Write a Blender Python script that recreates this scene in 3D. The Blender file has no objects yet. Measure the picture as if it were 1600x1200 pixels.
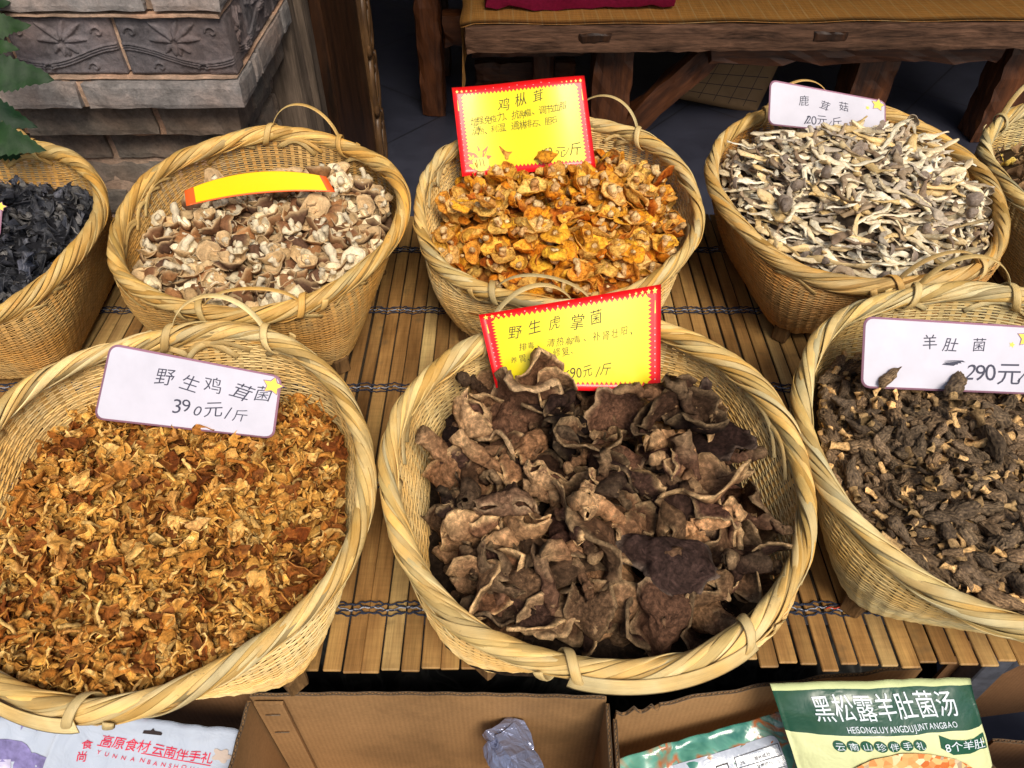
import bpy, math, random
import numpy as np
from mathutils import Vector, noise as mnoise

SC = bpy.context.scene
COL = SC.collection
R_ = math.radians
random.seed(7)
RNG = np.random.default_rng(7)

# ------------------------------------------------------------------ camera, sky, sun, exposure
CAM_H = 0.95                      # camera height above the stall top (z = 0 is the mat)
PITCH = R_(44.8)
FPX = 1200.0
cam_d = bpy.data.cameras.new('camera'); cam = bpy.data.objects.new('camera', cam_d); COL.objects.link(cam)
cam.location = (0, 0, CAM_H); cam.rotation_euler = (math.pi / 2 - PITCH, 0, 0)
cam_d.sensor_width = 36.0; cam_d.lens = 36.0 * FPX / 1600.0
cam_d.clip_start = 0.02; cam_d.clip_end = 200
SC.camera = cam

SUN_EL, SUN_AZ = R_(50), R_(160)  # azimuth clockwise from +Y: light from behind and right of the camera
wd = bpy.data.worlds.new('World'); SC.world = wd; wd.use_nodes = True
wn = wd.node_tree.nodes; wl = wd.node_tree.links
sky = wn.new('ShaderNodeTexSky'); sky.sky_type = 'NISHITA'; sky.sun_disc = False
sky.sun_elevation = SUN_EL; sky.sun_rotation = SUN_AZ
sky.air_density = 1.3; sky.dust_density = 3.0; sky.ozone_density = 1.0
wl.new(sky.outputs[0], wn['Background'].inputs[0]); wn['Background'].inputs[1].default_value = 0.11
sl = bpy.data.lights.new('sun', 'SUN'); sl.energy = 3.1; sl.angle = R_(24); sl.color = (1.0, 0.93, 0.80)
so = bpy.data.objects.new('sun', sl); COL.objects.link(so)
sd = Vector((math.sin(SUN_AZ) * math.cos(SUN_EL), math.cos(SUN_AZ) * math.cos(SUN_EL), math.sin(SUN_EL)))
so.rotation_euler = sd.to_track_quat('Z', 'Y').to_euler(); so.location = (0, 0, 6)
SC.view_settings.view_transform = 'Standard'; SC.view_settings.look = 'None'
SC.view_settings.exposure = 0.2; SC.view_settings.gamma = 1.0; SC.view_settings.use_curve_mapping = False
SC.render.engine = 'CYCLES'
try:
    SC.cycles.max_bounces = 6; SC.cycles.diffuse_bounces = 3; SC.cycles.use_denoising = True
except Exception:
    pass

# ------------------------------------------------------------------ helpers
FW = np.array([0, math.cos(PITCH), -math.sin(PITCH)]); UPV = np.array([0, math.sin(PITCH), math.cos(PITCH)])
CPOS = np.array([0, 0, CAM_H])
def ray(px, py): return FW + np.array([1, 0, 0]) * (px - 800) / FPX - UPV * (py - 600) / FPX
def at_z(px, py, z):
    r = ray(px, py); return CPOS + r * (z - CAM_H) / r[2]
def at_d(px, py, d): return CPOS + ray(px, py) * d
def at_plane(px, py, p0, n):
    r = ray(px, py); n = np.array(n, float); return CPOS + r * (np.dot(np.array(p0) - CPOS, n) / np.dot(r, n))

def link(o, parent=None):
    COL.objects.link(o)
    if parent is not None: o.parent = parent
    return o
def tag(o, label=None, cat=None, group=None, kind=None):
    if label: o['label'] = label
    if cat: o['category'] = cat
    if group: o['group'] = group
    if kind: o['kind'] = kind
    return o
def empty(name, loc=(0, 0, 0), rz=0.0):
    o = bpy.data.objects.new(name, None); o.location = loc; o.rotation_euler = (0, 0, rz); o.empty_display_size = 0.02
    return link(o)
def mesh(name, V, F, mats=(), smooth=True, uv=None, col=None, mi=None):
    """V (n,3), F list of tuples or (m,k) array; uv per vertex; col per vertex rgb"""
    me = bpy.data.meshes.new(name)
    V = np.asarray(V, dtype=np.float32)
    if isinstance(F, np.ndarray):
        m, k = F.shape
        me.vertices.add(len(V)); me.vertices.foreach_set('co', V.ravel())
        me.loops.add(m * k); me.loops.foreach_set('vertex_index', F.astype(np.int32).ravel())
        me.polygons.add(m); me.polygons.foreach_set('loop_start', np.arange(0, m * k, k, dtype=np.int32))
        me.update(calc_edges=True)
    else:
        me.from_pydata(V.tolist(), [], [tuple(f) for f in F]); me.update()
    me.polygons.foreach_set('use_smooth', np.full(len(me.polygons), smooth))
    if uv is not None:
        li = np.empty(len(me.loops), dtype=np.int32); me.loops.foreach_get('vertex_index', li)
        ul = me.uv_layers.new(name='UVMap'); ul.data.foreach_set('uv', np.asarray(uv, dtype=np.float32)[li].ravel())
    if col is not None:
        ca = me.color_attributes.new('Col', 'FLOAT_COLOR', 'POINT')
        c = np.ones((len(V), 4), dtype=np.float32); c[:, :3] = col; ca.data.foreach_set('color', c.ravel())
    if mi is not None: me.polygons.foreach_set('material_index', np.asarray(mi, dtype=np.int32))
    if not isinstance(mats, (list, tuple)): mats = [mats]
    for m_ in mats: me.materials.append(m_)
    return me
def obj(name, me, parent=None, loc=None, rot=None, sc=None):
    o = bpy.data.objects.new(name, me)
    if loc is not None: o.location = loc
    if rot is not None: o.rotation_euler = rot
    if sc is not None: o.scale = (sc, sc, sc) if not hasattr(sc, '__len__') else sc
    return link(o, parent)

class G:
    """geometry collector"""
    def __init__(s): s.V = []; s.F = []; s.C = []; s.U = []; s.n = 0
    def add(s, V, F, col=(1, 1, 1), uv=None):
        V = np.asarray(V, float); k = len(V)
        s.V.append(V); s.F += [tuple(int(i) + s.n for i in f) for f in F]
        c = np.asarray(col, float); s.C.append(np.tile(c, (k, 1)) if c.ndim == 1 else c)
        s.U.append(np.zeros((k, 2)) if uv is None else np.asarray(uv, float)); s.n += k
        return s
    def arr(s): return np.vstack(s.V), s.F, np.vstack(s.C), np.vstack(s.U)
    def mesh(s, name, mats, smooth=True):
        V, F, C, U = s.arr(); return mesh(name, V, F, mats, smooth, U, C)

def grid_faces(a, b, wrap=False, off=0):
    F = []
    for i in range(a - 1):
        for j in range(b if wrap else b - 1):
            j2 = (j + 1) % b; F.append((off + i * b + j, off + i * b + j2, off + (i + 1) * b + j2, off + (i + 1) * b + j))
    return F
def box_vf(x0, x1, y0, y1, z0, z1, bev=0.0):
    if bev <= 0:
        V = [(x, y, z) for x in (x0, x1) for y in (y0, y1) for z in (z0, z1)]
        F = [(0, 1, 3, 2), (4, 6, 7, 5), (0, 4, 5, 1), (2, 3, 7, 6), (0, 2, 6, 4), (1, 5, 7, 3)]
        return np.array(V, float), F
    b = bev; V = []; idx = {}
    for ix, x in enumerate((x0, x1)):
        for iy, y in enumerate((y0, y1)):
            for iz, z in enumerate((z0, z1)):
                sx, sy, sz = (1 if ix == 0 else -1), (1 if iy == 0 else -1), (1 if iz == 0 else -1)
                for ax in range(3):
                    p = [x + sx * b, y + sy * b, z + sz * b]; p[ax] = (x, y, z)[ax]
                    idx[(ix, iy, iz, ax)] = len(V); V.append(p)
    F = []
    for ax in range(3):
        o1, o2 = [a for a in range(3) if a != ax]
        for s in (0, 1):
            q = []
            for a, c in ((0, 0), (1, 0), (1, 1), (0, 1)):
                k = [0, 0, 0]; k[ax] = s; k[o1] = a; k[o2] = c; q.append(idx[tuple(k) + (ax,)])
            F.append(q)
    for ax in range(3):                       # edges along ax
        o1, o2 = [a for a in range(3) if a != ax]
        for a in (0, 1):
            for c in (0, 1):
                k0 = [0, 0, 0]; k0[o1] = a; k0[o2] = c; k1 = list(k0); k1[ax] = 1
                F.append((idx[tuple(k0) + (o1,)], idx[tuple(k1) + (o1,)], idx[tuple(k1) + (o2,)], idx[tuple(k0) + (o2,)]))
    for ix in (0, 1):
        for iy in (0, 1):
            for iz in (0, 1): F.append((idx[(ix, iy, iz, 0)], idx[(ix, iy, iz, 1)], idx[(ix, iy, iz, 2)]))
    return np.array(V, float), F
def tube_vf(P, rad, n=6, caps=True, flat=None):
    P = np.asarray(P, float); m = len(P); rad = np.broadcast_to(rad, (m,))
    T = np.gradient(P, axis=0); T /= np.linalg.norm(T, axis=1)[:, None] + 1e-12
    ref = np.array([0, 0, 1.0]) if abs(T[0][2]) < .9 else np.array([1.0, 0, 0])
    V = []; N = np.cross(T[0], ref); N /= np.linalg.norm(N)
    for i in range(m):
        N = N - T[i] * np.dot(N, T[i]); N /= np.linalg.norm(N) + 1e-12; B = np.cross(T[i], N)
        for j in range(n):
            a = 2 * math.pi * j / n; V.append(P[i] + rad[i] * (math.cos(a) * N + math.sin(a) * B * (flat or 1)))
    F = grid_faces(m, n, True)
    if caps: F += [tuple(range(n))[::-1], tuple(range((m - 1) * n, m * n))]
    return np.array(V), F
def ribbon_vf(P, N, w, t):
    """flat strap along P with surface normals N, width w, thickness t; convex top. returns V,F,uv"""
    P = np.asarray(P, float); N = np.asarray(N, float); m = len(P); w = np.broadcast_to(w, (m,))
    T = np.gradient(P, axis=0); T /= np.linalg.norm(T, axis=1)[:, None] + 1e-12
    N = N - T * (N * T).sum(1)[:, None]; N /= np.linalg.norm(N, axis=1)[:, None] + 1e-12
    B = np.cross(T, N)
    prof = [(-.5, 0), (-.42, .55), (-.2, .95), (.1, 1), (.36, .8), (.5, .1), (.4, -.3), (-.4, -.3)]
    L = np.concatenate([[0], np.cumsum(np.linalg.norm(np.diff(P, axis=0), axis=1))])
    V = []; U = []
    for i in range(m):
        for a, b in prof: V.append(P[i] + B[i] * a * w[i] + N[i] * b * t); U.append((L[i] * 10, a))
    k = len(prof); F = grid_faces(m, k, True); F += [tuple(range(k))[::-1], tuple(range((m - 1) * k, m * k))]
    return np.array(V), F, np.array(U)
def nz(v, s=0.0): return mnoise.noise(Vector((v[0] + s, v[1] + s * .7, v[2] - s * .3)))
def crumple(V, amp, freq, seed):
    V = np.array(V, float)
    for i in range(len(V)):
        V[i] += amp * np.array(mnoise.noise_vector(Vector(V[i]) * freq + Vector((seed, seed * 1.7, -seed))))
    return V

# ------------------------------------------------------------------ material kit
def new_mat(name):
    m = bpy.data.materials.new(name); m.use_nodes = True; nt = m.node_tree
    return m, nt, nt.nodes['Principled BSDF']
def N_(nt, typ, **kw):
    n = nt.nodes.new(typ)
    for k, v in kw.items():
        if k.startswith('i_'): n.inputs[k[2:].replace('_', ' ')].default_value = v
        else: setattr(n, k, v)
    return n
def ramp(nt, src, stops):
    r = nt.nodes.new('ShaderNodeValToRGB'); el = r.color_ramp.elements
    while len(el) < len(stops): el.new(.5)
    for e, (p, c) in zip(el, stops): e.position = p; e.color = (*c, 1) if hasattr(c, '__len__') else (c, c, c, 1)
    nt.links.new(src, r.inputs[0]); return r.outputs[0]
def mixc(nt, a, b, fac=1.0, mode='MULTIPLY'):
    n = nt.nodes.new('ShaderNodeMix'); n.data_type = 'RGBA'; n.blend_type = mode
    for s, v in ((6, a), (7, b), (0, fac)):
        if hasattr(v, 'is_linked'): nt.links.new(v, n.inputs[s])
        else: n.inputs[s].default_value = v if s == 0 else ((*v, 1) if len(v) == 3 else v)
    return n.outputs[2]
def noise(nt, co, scale, detail=4, rough=.6, dist=0.0):
    n = nt.nodes.new('ShaderNodeTexNoise'); n.inputs['Scale'].default_value = scale; n.inputs['Detail'].default_value = detail
    n.inputs['Roughness'].default_value = rough; n.inputs['Distortion'].default_value = dist
    nt.links.new(co, n.inputs['Vector']); return n.outputs[0]
def mapping(nt, co, scale=(1, 1, 1), loc=None):
    n = nt.nodes.new('ShaderNodeMapping'); n.inputs['Scale'].default_value = scale; nt.links.new(co, n.inputs['Vector'])
    if loc is not None: nt.links.new(loc, n.inputs['Location'])
    return n.outputs[0]
def bump(nt, h, b, dist=.001, strength=1.0, prev=None):
    n = nt.nodes.new('ShaderNodeBump'); n.inputs['Distance'].default_value = dist; n.inputs['Strength'].default_value = strength
    nt.links.new(h, n.inputs['Height'])
    if prev is not None: nt.links.new(prev, n.inputs['Normal'])
    if b is not None: nt.links.new(n.outputs[0], b.inputs['Normal'])
    return n.outputs[0]
def objrand(nt):
    oi = nt.nodes.new('ShaderNodeObjectInfo'); return oi.outputs['Random']
def tc(nt, which='Object'): return nt.nodes.new('ShaderNodeTexCoord').outputs[which]
def vscale(nt, v, k):
    n = nt.nodes.new('ShaderNodeVectorMath'); n.operation = 'SCALE'; n.inputs[3].default_value = k
    c = nt.nodes.new('ShaderNodeCombineXYZ'); nt.links.new(v, c.inputs[0]); nt.links.new(v, c.inputs[1]); nt.links.new(v, c.inputs[2])
    nt.links.new(c.outputs[0], n.inputs[0]); return n.outputs[0]

def m_attr(name, rough=.7, tex=((.3, .55), (.7, 1.15)), scale=120, bscale=200, bdist=.001, rnd=((0, .7), (1, 1.25)), spec=.15, speck=None, wr=False, sat=None):
    """base colour = vertex 'Col' x mottling x per-object value"""
    m, nt, b = new_mat(name); co = tc(nt); r = objrand(nt)
    co = mapping(nt, co, (1, 1, 1), vscale(nt, r, 7.0))
    at = nt.nodes.new('ShaderNodeAttribute'); at.attribute_name = 'Col'
    n1 = noise(nt, co, scale, 5, .65, .4)
    c = mixc(nt, at.outputs['Color'], ramp(nt, n1, [(p, v) for p, v in tex]))
    c = mixc(nt, c, ramp(nt, r, [(p, v) for p, v in rnd]))
    if speck:
        n2 = noise(nt, co, speck[0], 3, .7); c = mixc(nt, c, speck[2], ramp(nt, n2, [(speck[1], 0.0), (speck[1] + .08, 1.0)]), 'MIX')
    nt.links.new(c, b.inputs['Base Color']); b.inputs['Roughness'].default_value = rough
    b.inputs['Specular IOR Level'].default_value = spec
    h = noise(nt, co, bscale, 5, .7, .8 if not wr else 2.5); bump(nt, h, b, bdist, 1.0)
    return m
def m_wood(name, c0, c1, axis=0, scale=40, rough=.6, spec=.3, stretch=14, bd=.0015, rnd=((0, .8), (1, 1.15))):
    m, nt, b = new_mat(name); co = tc(nt); r = objrand(nt)
    s = [1, 1, 1]; s[axis] = 1.0 / stretch
    co2 = mapping(nt, co, tuple(s), vscale(nt, r, 5.0))
    n1 = noise(nt, co2, scale, 6, .65, .6); n2 = noise(nt, co2, scale * 4, 3, .6)
    n3 = noise(nt, co, 5, 3, .6)
    c = ramp(nt, n1, [(.3, c0), (.7, c1)]); c = mixc(nt, c, ramp(nt, n2, [(.3, .7), (.7, 1.1)])); c = mixc(nt, c, ramp(nt, n3, [(.3, .6), (.7, 1.2)]))
    c = mixc(nt, c, ramp(nt, r, [(p, v) for p, v in rnd]))
    nt.links.new(c, b.inputs['Base Color']); b.inputs['Roughness'].default_value = rough; b.inputs['Specular IOR Level'].default_value = spec
    bump(nt, n1, b, bd, .8); return m
def m_flat(name, c, rough=.5, spec=.4, ns=30, amt=.12, bd=0.0, coat=0.0, metal=0.0):
    m, nt, b = new_mat(name); co = tc(nt); n1 = noise(nt, co, ns, 4, .6)
    cc = mixc(nt, (c[0], c[1], c[2]), ramp(nt, n1, [(.3, 1 - amt), (.7, 1 + amt)]))
    nt.links.new(cc, b.inputs['Base Color']); b.inputs['Roughness'].default_value = rough; b.inputs['Specular IOR Level'].default_value = spec
    b.inputs['Metallic'].default_value = metal
    if coat: b.inputs['Coat Weight'].default_value = coat; b.inputs['Coat Roughness'].default_value = .12
    if bd: bump(nt, n1, b, bd, 1.0)
    return m

# straw: strips with grain along u (UV), blotches and mould specks
def m_straw(name, rnd=((0, .78), (1, 1.12)), uvgrain=True, rough=.42, tex=((.3, .72), (.7, 1.08))):
    m, nt, b = new_mat(name); co = tc(nt); r = objrand(nt)
    co = mapping(nt, co, (1, 1, 1), vscale(nt, r, 3.0))
    at = nt.nodes.new('ShaderNodeAttribute'); at.attribute_name = 'Col'
    n0 = noise(nt, co, 14, 4, .6, .3); c = mixc(nt, at.outputs['Color'], ramp(nt, n0, [(p, v) for p, v in tex]))
    c = mixc(nt, c, ramp(nt, noise(nt, co, 9, 3, .6), [(.40, (1, 1, 1)), (.62, (.98, .76, .46))]), .9)
    if uvgrain:
        g = noise(nt, mapping(nt, tc(nt, 'UV'), (.5, 14, 1), vscale(nt, r, 9.0)), 3.0, 4, .7)
        c = mixc(nt, c, ramp(nt, g, [(.3, .80), (.6, 1.06)]))
        bump(nt, g, b, .0008, .9)
    else:
        bump(nt, noise(nt, co, 300, 3, .6), b, .0004, .6)
    sp = noise(nt, co, 160, 3, .75); sp2 = noise(nt, co, 16, 2, .5)
    k = nt.nodes.new('ShaderNodeMath'); k.operation = 'MULTIPLY'
    nt.links.new(ramp(nt, sp, [(.6, 0.0), (.68, 1.0)]), k.inputs[0]); nt.links.new(ramp(nt, sp2, [(.55, 0.0), (.72, .65)]), k.inputs[1])
    c = mixc(nt, c, (.13, .10, .06), k.outputs[0], 'MIX')
    c = mixc(nt, c, ramp(nt, r, [(p, v) for p, v in rnd]))
    nt.links.new(c, b.inputs['Base Color']); b.inputs['Roughness'].default_value = rough; b.inputs['Specular IOR Level'].default_value = .35
    return m

M_strand = m_straw('straw_strip'); M_weave = m_straw('straw_weave', uvgrain=False, rough=.5)
M_foot = m_wood('foot_wood', (.06, .03, .012), (.24, .13, .05), 2, 90, .8, .15, 5, .002)

# ------------------------------------------------------------------ bamboo mat on the stall
def m_bamboo():
    m, nt, b = new_mat('bamboo_slat'); co = tc(nt); r = objrand(nt)
    off = vscale(nt, r, 11.0)
    c1 = mapping(nt, co, (60, 2.2, 10), off); g = noise(nt, c1, 6.0, 5, .7)
    c2 = mapping(nt, co, (6, 1.4, 3), off); g2 = noise(nt, c2, 3.0, 3, .6)
    c = ramp(nt, g2, [(.3, (.15, .075, .024)), (.5, (.31, .17, .060)), (.72, (.47, .29, .105))])
    c = mixc(nt, c, ramp(nt, g, [(.3, .72), (.65, 1.12)]))
    cr = mapping(nt, co, (3, 60, 3), off); g3 = noise(nt, cr, 3.0, 3, .7)
    c = mixc(nt, c, ramp(nt, g3, [(.35, .90), (.6, 1.04)]))
    c = mixc(nt, c, ramp(nt, r, [(0, (.72, .66, .60)), (.35, (1, .93, .85)), (.8, (1.12, 1.06, .95)), (.9, (1.25, 1.38, 1.5)), (1, (1.3, 1.5, 1.6))]))
    st = noise(nt, mapping(nt, co, (1, 1, 1), off), 26, 3, .6); c = mixc(nt, c, (.10, .07, .035), ramp(nt, st, [(.60, 0.0), (.76, .6)]), 'MIX')
    nt.links.new(c, b.inputs['Base Color']); b.inputs['Roughness'].default_value = .5; b.inputs['Specular IOR Level'].default_value = .3
    bump(nt, g, b, .0004, 1.0); return m
M_slat = m_bamboo()
MAT_Y0, MAT_Y1, SP = .443, 1.50, .02556
mat_root = tag(empty('bamboo_mat', (0, .97, 0)), 'bamboo slat mat tied with blue cord covering the stall top under the baskets', 'mat')
slat_meshes = []
for k in range(6):
    V, F = box_vf(-.0118, .0118, -(MAT_Y1 - MAT_Y0) / 2, (MAT_Y1 - MAT_Y0) / 2, -.0045, 0, .0012)
    slat_meshes.append(mesh('slat', V, F, M_slat, False))
x = -1.33; i = 0
while x < 1.42:
    w = random.choice([1, 1, .98, .95, 1.02, .90, .86]); sx = w
    o = obj('slat', slat_meshes[i % 6], mat_root)
    o.location = (x, random.gauss(0, .0028) + .006 * math.sin(x * 2.2), -.001 - random.random() * .0012)
    o.rotation_euler = (0, R_(random.gauss(0, 1.2)), R_(random.gauss(0, .10))); o.scale = (sx, 1, 1)
    x += SP + random.gauss(0, .0005); i += 1
M_cord = m_flat('binding_cord', (.028, .032, .050), .9, .1, 400, .6)
M_cord2 = m_flat('binding_cord_faded', (.30, .31, .36), .9, .1, 300, .5)
M_cord3 = m_flat('binding_cord_red', (.45, .06, .03), .9, .1, 300, .4)
for q, yy in enumerate((.524, .736, .947, 1.159, 1.361)):
    for t in range(5):
        xs = np.arange(-1.33, 1.42, .0032); ph = random.random() * 6
        y = yy - .97 + (t - 2) * .0042 + .0022 * np.sin(xs * 2 * math.pi / (SP * 2) + (t % 2) * math.pi + q) + .0011 * np.sin(xs * 520 + ph)
        z = .0012 + .0009 * np.cos(xs * 2 * math.pi / SP) + .0005 * np.sin(xs * 700 + ph)
        V, F = tube_vf(np.stack([xs, y, z], 1), .0013 if t != 2 else .0010, 4, False)
        obj('cord', mesh('cord', V, F, [M_cord, M_cord, M_cord2, M_cord, M_cord][t], True), mat_root)
xs = np.arange(.425, .47, .002)
V, F = tube_vf(np.stack([xs, np.full(len(xs), .524 - .97) + .001 * np.sin(xs * 500), np.full(len(xs), .0026)], 1), .0011, 4)
obj('cord', mesh('cord', V, F, M_cord3, True), mat_root)['label'] = 'short red thread in the cord'

# stall frame under the mat
M_steel = m_flat('galvanised_steel', (.16, .17, .21), .45, .5, 60, .3, 0, 0, .6)
M_ply = m_wood('dark_board', (.02, .014, .008), (.05, .032, .018), 0, 30, .8)
fr = tag(empty('stall_frame', (0, .97, -.65)), 'steel framed stall table with dark board under the bamboo mat', 'table')
V, F = box_vf(-1.33, 1.42, -.44, .52, .633, .643); obj('board', mesh('board', V, F, M_ply, False), fr)
for yy in (-.42, .50):
    V, F = box_vf(-1.33, 1.42, yy - .02, yy + .02, .592, .632, .002); obj('rail', mesh('rail', V, F, M_steel, False), fr)
for xx, yy in ((-1.2, -.42), (.745, -.42), (-1.2, .50), (1.3, .50), (.16, .5)):
    V, F = box_vf(xx - .02, xx + .02, yy - .02, yy + .02, 0, .591, .002); obj('leg', mesh('leg', V, F, M_steel, False), fr)
V, F = tube_vf([(.745, -.40, .30), (.80, -.405, .45), (.855, -.41, .591)], .022, 4); obj('brace', mesh('brace', V, F, M_steel, False), fr)

# ------------------------------------------------------------------ baskets
def sup(th, n): return 1.0 / (np.abs(np.cos(th)) ** n + np.abs(np.sin(th)) ** n) ** (1.0 / n)
class Basket:
    def __init__(s, cx, cy, R, rot, tone, seed, slope=.115, h=.22):
        s.c = np.array([cx, cy]); s.R = R; s.rot = rot; s.tone = tone; s.seed = seed; s.slope = slope; s.h = h
        g = np.random.default_rng(seed); s.ph = g.uniform(0, 6.28, 6)
    def rimz(s, th): return s.h + s.slope * s.R * np.sin(th) + .004 * np.sin(3 * th + s.ph[0]) + .003 * np.sin(5 * th + s.ph[1])
    def rimr(s, th): return s.R - .017 + .004 * np.sin(2 * th + s.ph[2]) + .0025 * np.sin(5 * th + s.ph[3])
    def P(s, th, t):
        """local point on the wall; th world-angle, t 0 base .. 1 rim"""
        tt = np.asarray(t, float); a = .158 + (s.rimr(th) - .158) * tt ** .9
        n = 2 + 5.0 * (1 - tt) ** .95; k = sup(th - s.rot, n)
        k = 1 + (k - 1) * (1 - tt) ** .8 if False else k
        z = .018 + (s.rimz(th) - .018) * tt
        r = a * k * (1 + .012 * np.sin(3 * th + s.ph[4]) * tt)
        return np.stack([r * np.cos(th), r * np.sin(th), z + 0 * r], -1)
    def inner(s, th, z):
        t = np.clip((z - .018) / (s.rimz(th) - .018), 0, 1); p = s.P(th, t); return np.hypot(p[..., 0], p[..., 1]) - .006
TONES = {'pale': ((.86, .67, .33), (.74, .53, .23)), 'gold': ((.80, .56, .22), (.62, .38, .13)), 'brown': ((.76, .53, .22), (.48, .25, .075)), 'green': ((.80, .66, .35), (.62, .48, .22))}
def build_basket(B, label, fronthandle='up', fh_ang=-90, rh_ang=90):
    root = tag(empty('bamboo_basket', (B.c[0], B.c[1], 0)), label, 'basket')
    c_rim, c_wv = [np.array(c) for c in TONES[B.tone]]
    g = np.random.default_rng(B.seed + 100)
    # wefts
    rows, ns = 58, 92; M = ns * 2; th = np.arange(M) * 2 * math.pi / M
    T = (np.arange(rows) + .5) / rows * .985
    TH, TT = np.meshgrid(th, T); e = 1e-3
    TJ = TT + (g.normal(0, .0016, (rows, 1)) + .004 * np.sin(2 * TH + g.uniform(0, 6, (rows, 1)) * .15 + B.ph[5]) + .0022 * np.sin(TH * 9 + B.ph[0] + TT * 4)) * np.sin(np.pi * np.clip(TT, 0, 1))
    P = B.P(TH, TJ); Dt = B.P(TH, TJ + e) - P; Dh = B.P(TH + e, TJ) - P
    Dt /= np.linalg.norm(Dt, axis=-1)[..., None]; Nn = np.cross(Dh, Dt); Nn /= np.linalg.norm(Nn, axis=-1)[..., None]
    J, K = np.meshgrid(np.arange(M), np.arange(rows))
    A = .0011 * np.sin(np.pi * (J / 2.0 + K)) + g.normal(0, .00022, (rows, M))
    C = P + Nn * A[..., None]
    wv = (np.linalg.norm(B.P(TH, TT + .5 / rows) - B.P(TH, TT - .5 / rows), axis=-1)) * .5 * g.uniform(.55, .86, (rows, 1))
    cs = [(-1, .15), (-.45, 1), (.45, 1), (1, .15), (.45, -1), (-.45, -1)]
    VV = np.stack([C + Dt * (a * wv)[..., None] + Nn * b * .0009 for a, b in cs], axis=2)   # rows,M,6,3
    nc = len(cs); base = (K * M + J) * nc; nxt = (K * M + (J + 1) % M) * nc
    Fq = np.concatenate([np.stack([base + a, nxt + a, nxt + (a + 1) % nc, base + (a + 1) % nc], -1).reshape(-1, 4) for a in range(nc)])
    # strips are changed for new ones along a row: colour jumps
    cc = np.ones((rows, M, nc, 3)) * c_wv
    for k in range(rows):
        cut = np.sort(g.integers(0, M, 4)); val = g.normal(1, .13, 5); hue = g.normal(0, .035, 5)
        seg = np.searchsorted(cut, np.arange(M)); v = val[seg][:, None, None]; hh = hue[seg]
        cc[k] *= v; cc[k, :, :, 2] *= (1 - 2.2 * hh)[:, None]; cc[k, :, :, 1] *= (1 - .5 * hh)[:, None]
    tb = (TT ** 1.2)[..., None, None]; cc = cc * (1 - .25 * tb) + (c_rim * .92) * (.25 * tb)
    w = obj('weft', mesh('weft', VV.reshape(-1, 3), Fq, M_weave, True, None, cc.reshape(-1, 3)), root); w['kind'] = 'stuff'
    # stakes
    gs = G(); tl = np.linspace(0, .99, 12)
    for s_ in range(ns):
        a = (2 * s_ + 1) * 2 * math.pi / M; p = B.P(np.full(12, a), tl); dh = B.P(np.full(12, a + e), tl) - p; dh /= np.linalg.norm(dh, axis=1)[:, None]
        dt = np.gradient(p, axis=0); nn = np.cross(dh, dt); nn /= np.linalg.norm(nn, axis=1)[:, None]
        wid = np.linspace(.0022, .0036, 12)[:, None]
        V = np.concatenate([p - dh * wid + nn * .0005, p + dh * wid + nn * .0005, p + dh * wid - nn * .0005, p - dh * wid - nn * .0005], 0)
        F = []
        for r in range(11):
            for u, v in ((0, 1), (1, 2), (2, 3), (3, 0)): F.append((u * 12 + r, v * 12 + r, v * 12 + r + 1, u * 12 + r + 1))
        gs.add(V, F, c_wv * g.uniform(.75, 1.15))
    o = obj('stake', gs.mesh('stake', M_weave, False), root); o['kind'] = 'stuff'
    # bottom
    thb = np.linspace(0, 2 * math.pi, 40, endpoint=False); pb = B.P(thb, np.zeros(40)); pb = np.vstack([pb, [[0, 0, .018]]])
    obj('base', mesh('base', pb, [(40, i, (i + 1) % 40) for i in range(40)], M_weave, False, None, np.tile(c_wv * .7, (41, 1))), root)
    # rim: helically laid strips
    nst, turns = 15, 6 + (B.seed % 2)
    a_r, a_z = .0098, .0128
    for s_ in range(nst):
        cuts = [0] + sorted(g.uniform(.2, .8, 1).tolist()) + [1] if s_ % 2 else [0, .33 + g.uniform(-.1, .1), .66 + g.uniform(-.1, .1), 1]
        offp = g.uniform(0, 1); radj = g.uniform(-.0030, .0022)
        for a0, a1 in zip(cuts[:-1], cuts[1:]):
            n = int(210 * (a1 - a0)) + 4; lam = np.linspace(a0 - .012, a1 + .012, n) + offp
            thr = lam * 2 * math.pi; phi = 2 * math.pi * s_ / nst + turns * thr - .25 * np.sin(thr * 3 + s_)
            rr = B.rimr(thr) + .004; zz = B.rimz(thr)
            endt = np.minimum(1, np.minimum(np.arange(n), np.arange(n)[::-1]) / 8.0)
            thick = 1 + .10 * np.sin(thr * 4 + B.ph[1])
            er, ez = (a_r * thick + radj) * (.72 + .28 * endt), (a_z * thick + radj) * (.72 + .28 * endt)
            lump = 1 + .05 * np.sin(thr * 17 + s_ * 2.1)
            px = rr + er * lump * np.cos(phi); pz = zz + ez * lump * np.sin(phi)
            Pn = np.stack([px * np.cos(thr), px * np.sin(thr), pz], 1)
            Nn2 = np.stack([np.cos(phi) * np.cos(thr), np.cos(phi) * np.sin(thr), np.sin(phi)], 1)
            wd_ = (.0086 * (.45 + .55 * endt)) * (1 + .22 * np.sin(lam * 23 + s_ * 1.3)) * g.uniform(.75, 1.3)
            V, F, U = ribbon_vf(Pn, Nn2, wd_, .0015)
            cv = c_rim * .93 * g.normal(1, .13); kb = g.uniform(.62, 1.15); cv[2] *= kb; cv[1] *= 1 - (1 - kb) * .30
            obj('rim_strip', mesh('rim_strip', V, F, M_strand, True, U, np.tile(cv, (len(V), 1))), root)
    # core of the rim so no gaps show
    thr = np.linspace(0, 2 * math.pi, 97); rr = B.rimr(thr) + .004
    V, F = tube_vf(np.stack([rr * np.cos(thr), rr * np.sin(thr), B.rimz(thr)], 1), .0098, 8, False)
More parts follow.
